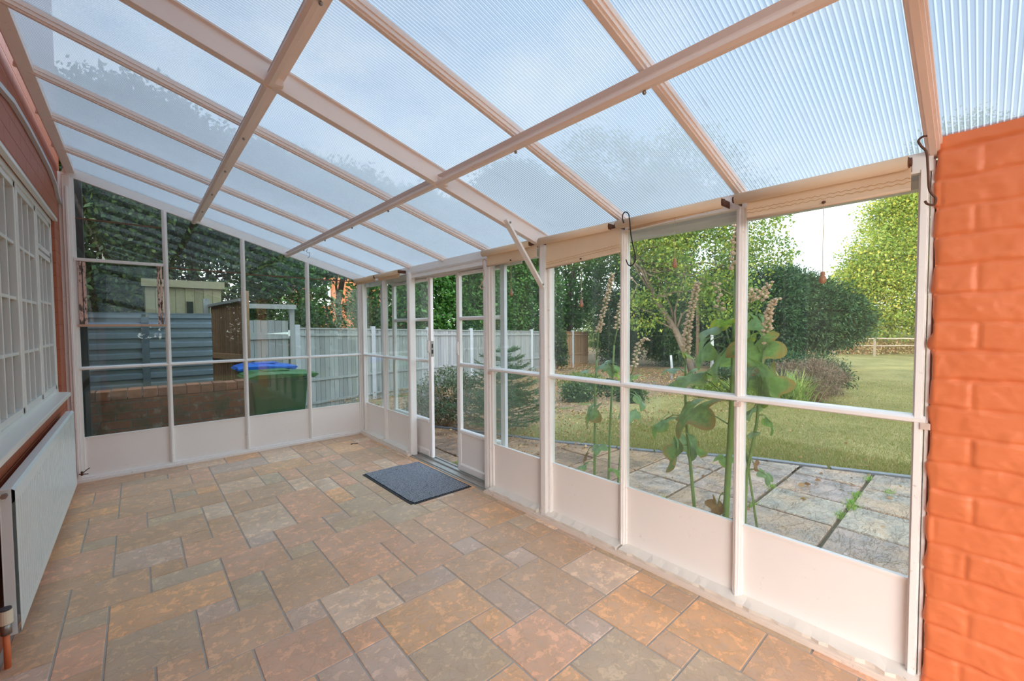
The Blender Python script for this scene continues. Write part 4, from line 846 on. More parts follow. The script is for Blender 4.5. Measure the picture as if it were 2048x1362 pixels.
# fallen leaves: on the beds, lawn and slabs
MAT['litter'] = mat_leaf('fallen_autumn_leaves', (.22, .11, .055, 1), (.36, .21, .10, 1), (.52, .38, .17, 1), .15, .7)
def litter(n, fx, fy, size, label, zoff=0.0):
    X = fx(n); Y = fy(n); Z = np.array([max(ground_z(a, b), -.2 if b > 0 else -9) for a, b in zip(X, Y)]); Z = np.where((X < lawn_edge(Y)) & (Y < .25), -.100, Z + .004)
    leaf_mesh('fallen_leaves', np.stack([X, Y, Z], 1) , size, MAT['litter'], None, .75, .05, out=np.stack([rng.normal(size=n) * 2, rng.normal(size=n) * 2, rng.normal(size=n) * .05], 1), kind='stuff', label=label, cat='fallen leaves')
litter(15000, lambda n: rng.uniform(3.4, 14, n), lambda n: rng.uniform(-2.2, 5.5, n), .036, 'brown fallen leaves and stalks covering the planting bed')
litter(1500, lambda n: rng.uniform(5.4, 20, n), lambda n: rng.uniform(-6, -.5, n), .034, 'scattered yellow leaves lying on the open lawn')
litter(60, lambda n: rng.uniform(3.2, 5.5, n), lambda n: rng.uniform(-4.9, -1.2, n), .05, 'a few fallen leaves on the patio slabs')
# ---- brick garden wall behind the gable
def brickwall_mat():
    t = NT('weathered_red_brick'); p = t.pos(); s = t.sep(p); cb = t.n('ShaderNodeCombineXYZ'); t.l(s['X'], cb.inputs[0]); t.l(s['Z'], cb.inputs[1])
    b = t.n('ShaderNodeTexBrick'); t.l(cb.outputs[0], b.inputs['Vector']); b.inputs['Scale'].default_value = 1; b.inputs['Brick Width'].default_value = .235; b.inputs['Row Height'].default_value = .088; b.inputs['Mortar Size'].default_value = .008; b.inputs['Mortar Smooth'].default_value = .3
    b.inputs['Color1'].default_value = (.36, .13, .065, 1); b.inputs['Color2'].default_value = (.24, .09, .05, 1); b.inputs['Mortar'].default_value = (.20, .15, .11, 1)
    n = t.noise(p, 12, 6, .7); c = t.mix(t.step(n, .52, .72), b.outputs['Color'], (.42, .32, .24, 1)); c = t.mix(t.step(t.noise(p, 5, 4), .52, .68), c, (.12, .11, .06, 1))
    t.pbr(c, .9, 0, .1, t.bump(t.math('ADD', t.math('MULTIPLY', b.outputs['Fac'], -1.0), n), .6, .01)); return t.m
gw = empty('brick_garden_wall', (.55, .5, -.34), label='low weathered red brick wall just outside the gable glazing', cat='brick wall')
m = MB(); m.box(-.25, 1.37, .44, .66, -.36, .645); m.build('brickwork', brickwall_mat(), gw)
R_ = random.Random(4); x = -.25; cop = 0
while x < 1.36:
    w_ = R_.uniform(.102, .115); m = MB(); m.box(x, min(x + w_, 1.37), .435 + R_.uniform(-.004, .004), .665, .652, .742 + R_.uniform(-.006, .006)); g_ = R_.uniform(.7, 1.2)
    m.build('coping_brick', simple('coping_brick_%d' % cop, (.34 * g_, .13 * g_, .07 * g_, 1), .9, 0, .5, 18, .5), gw, bev=.004); x += w_ + .009; cop += 1
# ---- corrugated steel sheet fence
def corr():
    m = MB(); x0, x1 = -.20, 1.13; y = 1.2; zt = 1.535; prof = []; z = zt
    prof = [(0, z), (0, z - .03)]
    for k in range(9):
        prof += [(0, z - .045), (.028, z - .060), (.028, z - .098), (0, z - .112)]; z -= .118
    n = len(prof)
    for xa, xb in ((x0, .462), (.518, x1)):
        m.add([(x, y + o, zz) for x in (xa, xb) for o, zz in prof] + [(x, y + .012 + o, zz) for x in (xa, xb) for o, zz in prof],
              [(i, i + 1, n + i + 1, n + i) for i in range(n - 1)] + [(2 * n + i, 3 * n + i, 3 * n + i + 1, 2 * n + i + 1) for i in range(n - 1)])
    r = m.build('corrugated_sheet', simple('grey_blue_galvanised_steel', (.34, .42, .49, 1), .42, .3, .2, 3), label='blue-grey ribbed steel sheet fence standing behind the brick wall', cat='metal fence')
    m = MB(); m.box(.455, .525, y - .004, y + .02, z, zt - .03); m.build('strap', simple('strap_steel', (.20, .255, .31, 1), .45, .3, .2, 4), r)
    m = MB(); m.box(x0, x1, y - .003, y + .03, zt - .004, zt + .012); m.build('top_flange', simple('flange_steel', (.27, .34, .40, 1), .4, .3), r)
    m = MB(); m.box(x0 - .04, x0, y, y + .06, -.36, zt); m.build('sheet_post', MAT['bark'], r); m = MB(); m.box(x1 - .06, x1 - .01, y + .03, y + .08, -.36, zt - .05); m.build('sheet_post', MAT['bark'], r)
corr()
m = MB(); m.box(-.045, .075, .18, .26, -.36, 3.1); m.build('drainpipe_post', simple('black_tarred_post', (.028, .026, .026, 1), .7, 0, .5, 10, .3), label='tall dark post just outside the corner of the gable', cat='post')
# ---- timber: side screen, gateway and fence
def boards_mat(name, c0, c1, moss=0.0):
    t = NT(name); p = t.pos(); a = t.attr('tone'); n = t.noise(t.mapv(p, (9, 9, .6)), 3, 6, .65); 
    c = t.mix(n, c0, c1); c = t.mix(1.0, c, a, 'MULTIPLY'); c = t.mix(t.step(t.noise(t.mapv(p, (1, 1, .4)), 9, 5, .7), .62, .72), c, tuple(x * .45 for x in c0[:3]) + (1,))
    t.pbr(c, .85, 0, .15, t.bump(n, .4, .004)); return t.m
MAT['silver'] = boards_mat('silvered_featheredge_boards', (.205, .225, .225, 1), (.35, .375, .375, 1))
MAT['brownwood'] = boards_mat('brown_treated_boards', (.17, .10, .055, 1), (.30, .19, .11, 1))
MAT['tanwood'] = boards_mat('tan_treated_boards', (.25, .15, .085, 1), (.40, .26, .15, 1))
MAT['concrete'] = simple('pale_concrete_post', (.40, .43, .47, 1), .8, 0, .15, 9, .2)
def board_run(m, A, B, z0a, z1a, z0b, z1b, bw=.10, seed=0, th=.012):
    A = Vector(A); B = Vector(B); L = (B - A).length; n = max(1, int(round(L / bw))); R = random.Random(seed); d = (B - A) / L; nn = Vector((-d.y, d.x, 0))
    for i in range(n):
        g = R.uniform(.78, 1.12); m.tone = (g, g, g * R.uniform(.97, 1.04), 1); t0 = (i + .02) / n; t1 = (i + .98) / n
        p = A.lerp(B, t0); q = A.lerp(B, t1); o = nn * (th * .5); o2 = nn * (th * 1.1)
        za0 = z0a + (z0b - z0a) * t0; za1 = z1a + (z1b - z1a) * t0 + R.uniform(-.006, .006); 
        P0 = [p - o, q - o * .3, q + o, p + o2]
        m.add([(v.x, v.y, za0) for v in P0] + [(v.x, v.y, za1) for v in P0], [(3, 2, 1, 0), (4, 5, 6, 7), (0, 1, 5, 4), (1, 2, 6, 5), (2, 3, 7, 6), (3, 0, 4, 7)])
    m.tone = (1, 1, 1, 1)
sc_ = empty('timber_screen', (1.5, 2.8, -.36), label='brown boarded side screen running away from the gable behind the bins', cat='timber screen')
m = MB(); board_run(m, (1.61, 2.14, 0), (1.38, 3.50, 0), -.34, 1.765, -.34, 1.72, .11, 3); m.build('boards', MAT['brownwood'], sc_, tone=True)
m = MB(); m.bar((1.60, 2.10, 1.785), (1.36, 3.52, 1.74), .07, .04); m.build('top_rail', MAT['silver'], sc_, tone=True)
m = MB(); m.bar((1.578, 2.12, .92), (1.345, 3.50, .90), .045, .085); m.build('mid_rail', MAT['tanwood'], sc_, tone=True)
m = MB(); m.box(1.60, 1.69, 2.04, 2.13, -.36, 1.915); m.build('near_post', MAT['tanwood'], sc_, tone=True)
m = MB(); m.box(1.27, 1.36, 3.47, 3.56, -.36, 1.86); m.build('far_post', MAT['silver'], sc_, tone=True)
gt = empty('garden_gate', (2.2, 3.66, -.36), label='weathered grey boarded gate with a long strap hinge in a timber frame', cat='gate')
def fl(x): return 4.3 + .27 * (x - 4.7)
m = MB(); m.box(1.42, 2.74, fl(2.1) - .04, fl(2.1) + .04, 1.715, 1.80); m.box(2.655, 2.74, fl(2.7) - .06, fl(2.7) + .03, -.36, 1.715); m.box(1.42, 1.50, fl(1.5) - .04, fl(1.5) + .04, -.36, 1.715); m.build('gate_frame', MAT['silver'], gt, tone=True)
m = MB(); board_run(m, (1.52, fl(1.52), 0), (2.63, fl(2.63), 0), -.28, 1.50, -.28, 1.50, .125, 5); gb = m.build('gate_boards', MAT['silver'], gt, tone=True)
m = MB(); m.bar((1.52, fl(1.52) - .03, 1.21), (2.64, fl(2.64) - .03, 1.21), .03, .13); m.bar((1.52, fl(1.52) - .03, .22), (2.64, fl(2.64) - .03, .22), .03, .11); m.bar((1.55, fl(1.55) - .03, 1.12), (2.60, fl(2.60) - .03, .30), .03, .09, up=(0, -1, .01)); m.build('gate_ledges', MAT['silver'], gt, tone=True)
m = MB(); m.add([(2.16, fl(2.16) - .052, 1.243), (2.62, fl(2.62) - .055, 1.275), (2.62, fl(2.62) - .055, 1.225), (2.16, fl(2.16) - .048, 1.243), (2.62, fl(2.62) - .049, 1.275), (2.62, fl(2.62) - .049, 1.225)], [(0, 1, 2), (5, 4, 3), (0, 3, 4, 1), (1, 4, 5, 2), (2, 5, 3, 0)])
m.box(2.615, 2.65, fl(2.63) - .058, fl(2.63) - .05, 1.19, 1.31); m.build('strap_hinge', simple('galvanised_hinge', (.62, .70, .72, 1), .35, .5), gt)
fence = empty('panel_fence', (3, 3.8, -.36), label='long grey close-board fence with concrete posts along the garden boundary', cat='fence')
x = 2.80; k = 0
def ftop(x): return 1.345 - .285 * (x - 2.8) / 12.7
def fy(x): return 4.3 + .27 * (x - 4.7)
step_ = 1.83 / math.hypot(1, .27)
while x < 15.3:
    xa, xb = x + .05, x + step_ - .05; za, zb = ftop(xa), ftop(xb); ga, gb_ = ground_z(xa, 4) - .04, ground_z(xb, 5) - .04
    m = MB(); board_run(m, (xa, fy(xa), 0), (xb, fy(xb), 0), ga, za - .02, gb_, zb - .02, .105, 20 + k); m.bar((xa, fy(xa), za), (xb, fy(xb), zb), .055, .03)
    for f in (.04, .58):
        m.bar((xa, fy(xa) - .022, za - .06 - (za - ga) * f), (xb, fy(xb) - .022, zb - .06 - (zb - gb_) * f), .028, .05)
    m.bar((xa, fy(xa) - .022, ga + .18), (xb, fy(xb) - .022, gb_ + .18), .028, .05)
    m.build('fence_panel', MAT['silver'] if k < 6 else MAT['tanwood'], fence, tone=True)
    m = MB(); m.box(x - .05, x + .05, fy(x) - .05, fy(x) + .05, ground_z(x, 4) - .1, ftop(x) + .07); m.build('concrete_post', MAT['concrete'], fence, bev=.008)
    x += step_; k += 1
# ---- bins
def bin_(x0, y0, zt, body, lid, label, dx=.70, dy=.56):
    gz = ground_z(x0, 1.0); b = empty('wheelie_bin', (x0 + dx / 2, y0 + dy / 2, gz), label=label, cat='bin', group='wheelie bins outside the gable')
    m = MB(); t = .035; zt2 = zt - .06
    m.add([(x0 + .07 + t, y0 + t, gz + .05), (x0 + dx - t - .05, y0 + t, gz + .05), (x0 + dx - t - .05, y0 + dy - t, gz + .05), (x0 + .07 + t, y0 + dy - t, gz + .05), (x0 + .03, y0, zt2), (x0 + dx, y0, zt2), (x0 + dx, y0 + dy, zt2), (x0 + .03, y0 + dy, zt2)],
          [(3, 2, 1, 0), (0, 1, 5, 4), (1, 2, 6, 5), (2, 3, 7, 6), (3, 0, 4, 7), (4, 5, 6, 7)]); m.build('bin_body', body, b, bev=.02)
    m = MB(); m.box(x0 + .01, x0 + dx + .02, y0 - .02, y0 + dy + .02, zt2 - .035, zt2); m.build('rim', body, b, bev=.008)
    m = MB(); ys = [y0 - .03, y0 + .06, y0 + dy - .06, y0 + dy + .03]
    pr = [(x0 - .02, zt2 + .0), (x0 - .02, zt2 + .05), (x0 + .10, zt2 + .082), (x0 + dx * .55, zt2 + .078), (x0 + dx * .9, zt2 + .058), (x0 + dx + .11, zt2 + .035), (x0 + dx + .13, zt2 + .015), (x0 + dx + .06, zt2 - .03), (x0 + dx + .02, zt2)]
    n = len(pr); vs = [(px, y, pz - (.025 if i in (0, 3) else 0) * (1 if 0 < j < 5 else 0)) for i, y in enumerate(ys) for j, (px, pz) in enumerate(pr)]
    m.add(vs, [(i * n + j, i * n + (j + 1) % n, (i + 1) * n + (j + 1) % n, (i + 1) * n + j) for i in range(3) for j in range(n)] + [tuple(range(n - 1, -1, -1)), tuple(range(3 * n, 4 * n))]); m.build('lid', lid, b, bev=.006)
    m = MB(); m.box(x0 + .2, x0 + .5, y0 + .12, y0 + dy - .12, zt2 + .078, zt2 + .088); m.build('lid_panel', lid, b, bev=.004)
    for yy in (y0 + .02, y0 + dy - .06):
        m = MB(); m.tube([(x0 + .10, yy, gz + .10), (x0 + .10, yy + .04, gz + .10)], .10, 20); m.build('wheel', MAT['black'], b)
    m = MB(); m.tube([(x0 - .03, y0 + .06, zt2 + .02), (x0 - .03, y0 + dy - .06, zt2 + .02)], .014, 8); m.build('handle', lid, b)
bin_(1.43, .72, .775, simple('green_bin_plastic', (.028, .115, .028, 1), .38, 0, .2, 5), simple('green_lid_plastic', (.04, .17, .035, 1), .32, 0, .15, 5), 'green wheelie bin with a green lid outside the gable glazing')
bin_(1.45, 1.42, .83, simple('black_bin_plastic', (.03, .032, .035, 1), .4), simple('blue_lid_plastic', (.015, .13, .55, 1), .3), 'wheelie bin with a bright blue lid behind the green one', dx=.60, dy=.5)
# ---- small shed, the shade of its opening a dark sheet
sh = empty('garden_shed', (1.0, 5.3, -.4), label='pale olive boarded shed wall with a small opening coloured dark for shade above the steel fence', cat='shed')
_ol = boards_mat('olive_weathered_cladding', (.20, .19, .12, 1), (.31, .30, .20, 1))
m = MB(); board_run(m, (.55, 5.0, 0), (1.72, 5.0, 0), -.4, 2.20, -.4, 2.16, .14, 41); m.tone = (.9, .9, .9, 1); m.box(.55, 1.72, 5.02, 6.2, -.4, 2.1); m.build('shed_wall', _ol, sh, tone=True)
m = MB(); m.box(.50, 1.77, 4.93, 5.0, 2.14, 2.24); m.box(.5, 1.77, 4.93, 6.3, 2.24, 2.28); m.build('shed_roof', _ol, sh, tone=True)
m = MB(); p0 = ony(373, 603, 4.98); p1 = ony(387, 627, 4.98); m.box(p0.x, p1.x, 4.965, 4.99, p1.z, p0.z); m.build('opening_shade_sheet', simple('opening_shade', (.01, .014, .01, 1), .9), sh)  # near-black sheet stands for the shade inside the opening
# ---- far brick house
hs = empty('brick_house', (11.2, 20, -.7), math.radians(-22), label='distant orange brick house with a white framed window above the fence', cat='house')
def H(x, y, z): v = Matrix.Rotation(math.radians(-22), 3, 'Z') @ Vector((x, y, 0)); return (11.2 + v.x, 20 + v.y, z)
def hbox(m, x0, x1, y0, y1, z0, z1):
    m.add([H(x, y, z) for z in (z0, z1) for y in (y0, y1) for x in (x0, x1)], [(0, 2, 3, 1), (4, 5, 7, 6), (0, 1, 5, 4), (2, 6, 7, 3), (0, 4, 6, 2), (1, 3, 7, 5)])
m = MB(); hbox(m, -4.5, 3.2, 0, 7, -.7, 6.2); m.build('house_wall', simple('distant_orange_brick', (.62, .22, .10, 1), .8, 0, .25, 3), hs)
m = MB(); m.add([H(-5, -.5, 6.1), H(3.7, -.5, 6.1), H(3.7, 7.5, 6.1), H(-5, 7.5, 6.1), H(-5, 3.5, 9.2), H(3.7, 3.5, 9.2)], [(3, 2, 1, 0), (0, 1, 5, 4), (2, 3, 4, 5), (0, 4, 3), (1, 2, 5)]); m.build('house_roof', simple('distant_roof_tiles', (.17, .09, .07, 1), .8, 0, .3, 6), hs)
for x0, x1, z0, z1 in ((.95, 2.0, 2.6, 4.5), (-3.2, -2.2, 2.6, 4.0)):
    m = MB(); hbox(m, x0, x1, -.06, .02, z0, z1); wf = m.build('house_window', simple('white_upvc', (.85, .85, .85, 1), .4), hs)
    m = MB(); hbox(m, x0 + .15, x1 - .15, -.08, -.05, z0 + .55, z1 - .3); m.build('pane', simple('dark_pane', (.10, .14, .13, 1), .1), wf)
# ================================================================== PLANTS
G = {}
G['laurel'] = mat_leaf('laurel_leaves', (.025, .085, .020, 1), (.055, .17, .035, 1), (.13, .29, .06, 1), .30)
G['ivy'] = mat_leaf('dark_ivy_leaves', (.018, .045, .018, 1), (.045, .10, .030, 1), (.15, .22, .06, 1), .28)
G['conifer'] = mat_leaf('dark_conifer_sprays', (.014, .045, .020, 1), (.034, .09, .033, 1), (.08, .16, .05, 1), .2, .6)
G['decid'] = mat_leaf('turning_green_leaves', (.07, .14, .03, 1), (.14, .24, .05, 1), (.42, .42, .07, 1), .45)
G['yellow'] = mat_leaf('yellow_green_leaves', (.13, .22, .05, 1), (.27, .36, .08, 1), (.62, .52, .12, 1), .45)
G['far'] = mat_leaf('far_hedge_leaves', (.12, .18, .08, 1), (.20, .27, .11, 1), (.36, .40, .18, 1), .4)
G['brown'] = mat_leaf('dry_twigs', (.12, .08, .055, 1), (.22, .15, .10, 1), (.33, .25, .16, 1), .1, .8)
G['bracken'] = mat_leaf('dry_bracken', (.34, .18, .10, 1), (.50, .32, .19, 1), (.46, .46, .20, 1), .3, .8)
G['pale'] = mat_leaf('pale_straw', (.42, .38, .26, 1), (.52, .48, .34, 1), (.58, .54, .40, 1), .3, .8)
G['shrub'] = mat_leaf('small_shrub_leaves', (.04, .08, .03, 1), (.10, .15, .07, 1), (.33, .33, .36, 1), .25)
def B(px, py, d, rx, ry=None, rz_=None):
    p = at(px, py, d); return (p.x, p.y, p.z, rx, ry or rx, rz_ or rx)
def base_of(px, d):
    p = at(px, 650, d); return (p.x, p.y, ground_z(p.x, p.y))
# tall growth behind the gable and the fence
tree('ivy_clad_tree', (-.4, 7.6, -.42), [(-.6, 7.6, 3.2, 1.5, 1.2, 3.4), (.5, 7.4, 5.0, 1.6, 1.2, 1.8), (-.2, 7.2, 1.2, 1.2, .9, 1.6)], G['ivy'], 2000, 34, .22, .12, 'tall dark ivy-clad tree furthest left behind the gable', group='trees behind the boundary', trunk=.17)
tree('ivy_clad_tree', (2.1, 8.2, -.42), [(2.0, 8.2, 3.0, 1.7, 1.2, 3.3), (2.8, 8.0, 4.8, 1.5, 1.2, 1.6), (1.3, 8.4, 5.0, 1.5, 1.2, 1.8)], G['ivy'], 2000, 34, .22, .12, 'dark leafy tree rising behind the boarded side screen', group='trees behind the boundary', trunk=.17)
tree('ivy_clad_tree', (4.7, 8.6, -.45), [(4.6, 8.8, 4.7, 2.2, 1.4, 1.9), (3.6, 8.2, 2.2, 1.0, .9, 2.4), (6.2, 9.2, 5.0, 1.6, 1.2, 1.8)], G['laurel'], 1800, 34, .22, .12, 'arching dark green tree behind the garden gate with the brick house below its crown', group='trees behind the boundary', trunk=.15)
tree('boundary_shrub', (4.9, 6.2, -.45), [(4.9, 6.4, .9, 1.5, .8, 1.25), (3.5, 5.6, .8, 1.0, .7, 1.2)], G['ivy'], 420, 30, .14, .08, 'low mixed shrub just behind the fence at the end by the gate', cat='shrub', trunk=.05)
lab_l = ['laurel directly behind the fence in line with the open doorway', 'laurel behind the fence in line with the right-hand door leaf', 'laurel behind the fence in line with the heavy white post', 'laurel at the far end of the grey fence panels']
for i, (x, y, h) in enumerate(((6.7, 6.6, 3.0), (8.9, 7.3, 3.1), (11.4, 8.0, 3.4), (14.0, 8.6, 3.5))):
    tree('laurel', (x, y, ground_z(x, y)), [(x, y, h - .4, 1.6, 1.2, h), (x + .5, y + .4, h + 1.2, 1.5, 1.2, 1.7), (x - .6, y - .1, h * .5, 1.2, 1.0, h * .6)], G['laurel'], 1150, 26, .17, .125, 'tall glossy ' + lab_l[i], group='laurels behind the fence', trunk=.10)
for x, y, h, l in ((14.5, 11.5, 5.0, 'very tall dark tree behind the far laurels'), (18.5, 10.5, 5.2, 'very tall dark tree past the end of the fence'), (22.5, 7.5, 5.4, 'very tall dark tree behind the conifer row')):
    tree('tall_dark_tree', (x, y, -.55), [(x, y, h, 2.3, 2.0, h * .85), (x + .8, y - .5, h * 1.5, 2.0, 1.8, 2.2)], G['laurel'], 1500, 20, .30, .2, l, group='tall trees behind the laurels', trunk=.2)
tree('reflection_hedge', (4.0, -11.5, -.12), [(x_, -11.6, 1.3, 1.7, .8, 2.0) for x_ in (.8, 3.1, 5.4, 7.6)], G['laurel'], 2600, 26, .2, .16, 'unseen green hedge added behind the camera end of the lean-to to darken the glass reflections', cat='hedge', trunk=.05)  # unseen hedge added so the gable glass reflects something dark
# dark conifers in the middle distance
for (x, y, h, l) in ((17.2, 6.2, 3.2, 'dark conifer furthest left in the row, past the end of the fence'), (18.6, 4.4, 3.0, 'dark conifer in the middle of the row behind the hollyhocks'), (20.2, 2.6, 2.7, 'dark conifer at the right of the row beside the bare trunks')):
    tree('conifer', (x, y, ground_z(x, y)), [(x, y, h - .9, 1.15, 1.15, h), (x + .2, y - .3, h * .4, 1.2, 1.2, h * .55)], G['conifer'], 1000, 26, .15, .13, l, group='row of dark conifers', aspect=.28, trunk=.12, outw=1.0, cat='conifer')
tree('conifer', (20.4, .5, -.55), [(20.0, .8, 1.9, 1.7, 1.7, 1.9), (21.6, -.5, 1.7, 1.5, 1.5, 1.6), (22.3, -1.3, 1.5, 1.0, 1.0, 1.1), (19.2, 1.7, 1.9, 1.2, 1.2, 1.8), (20.7, .2, 2.8, .9, .9, .9)], G['conifer'], 2600, 26, .17, .15, 'big rounded dark green conifer left of the rail fence on the lawn', aspect=.28, trunk=.16, outw=1.1, cat='conifer', limbs=12)
# deciduous trees
b4 = [B(1400, 520, 14, 2.0, 1.7, 1.4), B(1310, 470, 14.5, 1.5, 1.3, 1.3), B(1480, 440, 14, 1.5, 1.4, 1.4), B(1370, 360, 14.5, 2.4, 1.8, 1.6), B(1450, 600, 13.6, 1.1, 1.0, .8), B(1530, 505, 14.4, .75, .8, .55), B(1290, 620, 14.2, .8, .8, .7), B(1200, 340, 15, 1.8, 1.4, 1.4)]
tree('broadleaf_tree', base_of(1392, 14.2), b4, G['decid'], 1900, 17, .20, .105, 'spreading broadleaf tree with yellowing leaves behind the thickest hollyhock', group=None, trunk=.13, limbs=22, inner=.35)
b6 = [B(1660, 600, 26.8, 1.2), B(1780, 430, 27.5, 1.6), B(1750, 540, 26.6, 1.9), B(1720, 560, 26.8, 1.6), B(1690, 590, 26.8, 1.3), B(1770, 500, 27, 2.0), B(1820, 380, 27.5, 1.9), B(1860, 440, 27, 3.0), B(1930, 330, 27, 3.2), B(1800, 520, 27, 2.3), B(1760, 590, 26.5, 2.0), B(1700, 625, 26.5, 1.2, 1.2, 1.0), B(1850, 580, 26.5, 2.6), B(1800, 430, 27.5, 1.3, 1.3, 1.0), B(1870, 640, 26, 1.8, 1.8, 1.2), B(1760, 650, 26.5, 1.6, 1.6, .9)]
tree('broadleaf_tree', base_of(1850, 27), b6, G['yellow'], 5600, 13, .30, .165, 'large sunlit yellow-green tree beyond the rail fence at the right', trunk=.25, limbs=26, inner=.30)
# hazy growth far away
for i, (px, d, r_, l) in enumerate(((1500, 46, 4.5, 'pale distant tree behind the rounded conifer'), (1620, 50, 4.2, 'pale distant tree right of the rounded conifer'), (1240, 40, 5.0, 'distant tree showing through gaps beyond the conifer row'), (1370, 44, 5.0, 'distant tree behind the broadleaf tree'), (1960, 52, 5.0, 'distant tree at the far right edge beyond the pier'))):
    p = at(px, 650, d); tree('distant_tree', (p.x, p.y, ground_z(p.x, p.y)), [(p.x, p.y, 1.4, r_ * 1.3, r_, 2.6), (p.x + 1, p.y - 4, 1.2, r_ * .8, r_ * .8, 2.0)], G['far'], 900, 14, .5, .34, l, group='distant trees', trunk=.3, limbs=4)
for px, d, l in ((2150, 30, 'leafy green tree beyond the rail fence, first past the frame edge'), (2500, 30, 'leafy green tree beyond the rail fence, second past the frame edge'), (3000, 28, 'leafy green tree beyond the rail fence, furthest past the frame edge')):
    p = at(px, 650, d); tree('boundary_tree', (p.x, p.y, -.55), [(p.x, p.y, 3.6, 4.4, 3.6, 3.6), (p.x + 1, p.y - 3.5, 3.0, 3.2, 3.2, 3.2)], G['decid'], 1100, 14, .4, .26, l, group='trees past the rail fence', trunk=.22, limbs=8)
# unseen tree, added out of frame to shade the back gardens
tree('shading_tree', (-6, 9, -.4), [(-6, 9, 4.2, 3.2, 3.0, 2.8), (-9.5, 13, 4.5, 3.4, 3.2, 3.0), (-3.2, 11.5, 4.0, 2.0, 2.2, 3.0)], G['ivy'], 1800, 14, .4, .36, 'unseen tall tree added beyond the far corner of the house for its shade', trunk=.28, limbs=6)
# bracken and tan clumps behind the rail fence
def strip(n, px0, px1, d0, d1, h, mat, size, name, label, cat, kind='stuff'):
    px = rng.uniform(px0, px1, n); d = rng.uniform(d0, d1, n); P = np.array([tuple(at(a, 650, b)) for a, b in zip(px, d)]); P[:, 2] = np.array([ground_z(a, b) for a, b in P[:, :2]]) + rng.uniform(0, 1, n) ** 1.3 * h
    return leaf_mesh(name, P, size, mat, None, .4, .5, kind=kind, label=label, cat=cat)
strip(32000, 1600, 2500, 25.5, 32, .75, G['bracken'], .16, 'bracken', 'sunlit rusty pink bracken and dry stalks behind the rail fence', 'bracken')
strip(5000, 1640, 1960, 29, 34, 1.25, G['far'], .2, 'rough_grass', 'pale green rough growth behind the bracken strip', 'undergrowth')
for px, l in ((1778, 'tan clump of dead reeds left of the last fence post'), (1842, 'tan clump of dead reeds behind the last fence post')):
    p = at(px, 668, 33); P, dv, ti = blob_points([(p.x, p.y, .35, 1.0, 1.0, .75)], 240, 12, .14); o = leaf_mesh('reed_clump', P[P[:, 2] > -.5], .28, G['pale'], None, .2, 1.5, label=l, cat='reeds', group='dead reed clumps')
# rail fence
rf = empty('rail_fence', tuple(at(1749, 700, 24)), label='rustic two-rail timber fence at the end of the lawn', cat='fence')
rf.location.z = -.55
rw = simple('grey_rustic_wood', (.34, .27, .20, 1), .85, 0, .3, 8, .3)
pp = [at(px, 690, d) for px, d in ((1590, 25.2), (1667, 24.8), (1749, 24.4), (1840, 24.0), (1942, 23.6), (2060, 23.2), (2200, 22.8), (2370, 22.4), (2580, 22.0), (2850, 21.6))]
for i, p in enumerate(pp):
    m = MB(); m.bar((p.x, p.y, -.62), (p.x, p.y, .52), .11, .11, up=(1, 0, 0)); m.build('fence_post', rw, rf, bev=.01)
    if i:
        q = pp[i - 1]
        for z in (.47, .07): m = MB(); branch(m, (q.x, q.y, z + random.uniform(-.02, .02)), (p.x, p.y, z + random.uniform(-.02, .02)), .045, .038, .04, 5, 7); m.build('rail', rw, rf, smooth=True)
# pale stakes and dark trunks in the middle distance
for px, d, h, r_, mt, nm, l in ((1424, 15.5, 1.9, .07, MAT['concrete'], 'stake', 'pale upright post between the hollyhock leaves and the conifers'), (1343, 14.5, .85, .05, MAT['concrete'], 'stake', 'short pale stake in the bed left of the tall hollyhock spike'), (1395, 18, 3.2, .09, MAT['bark'], 'bare_trunk', 'slim bare trunk behind the tall hollyhock spike'), (1446, 18.5, 3.0, .08, MAT['bark'], 'bare_trunk', 'slim bare trunk immediately right of the pale post'), (1590, 19, 2.6, .07, MAT['bark'], 'bare_trunk', 'slim trunk in front of the rounded conifer')):
    p = at(px, 690, d); g = ground_z(p.x, p.y); m = MB(); m.tube([(p.x, p.y, g - .05), (p.x + .03, p.y, g + h * .5), (p.x, p.y + .02, g + h)], [r_, r_ * .9, r_ * .75], 8); m.build(nm, mt, smooth=True, label=l, cat='post' if nm == 'stake' else 'trunk')
m = MB(); p = at(1520, 690, 18); 
for k in range(7): m.box(p.x - .02, p.x + .02, p.y - .7, p.y + .8, -.55 + k * .115, -.45 + k * .115)
m.build('board_stack', rw, label='grey horizontal boards half hidden under the rounded conifer', cat='boards')
# soil mound with logs
for px0, px1, y_, d in ((1262, 1330, 738, 12.2), (1300, 1392, 748, 11.6), (1275, 1345, 727, 12.8)):
    a = at(px0, y_, d); b = at(px1, y_ + 2, d - .3); z = ground_z(a.x, a.y) + .07
    m = MB(); branch(m, (a.x, a.y, z), (b.x, b.y, z), .07, .055, .1, 5, 8); m.build('log', MAT['bark'], smooth=True, label={738: 'old log lying in the bed, middle of three', 748: 'old log lying in the bed, nearest of three', 727: 'old log lying in the bed, furthest of three'}[y_], cat='log')
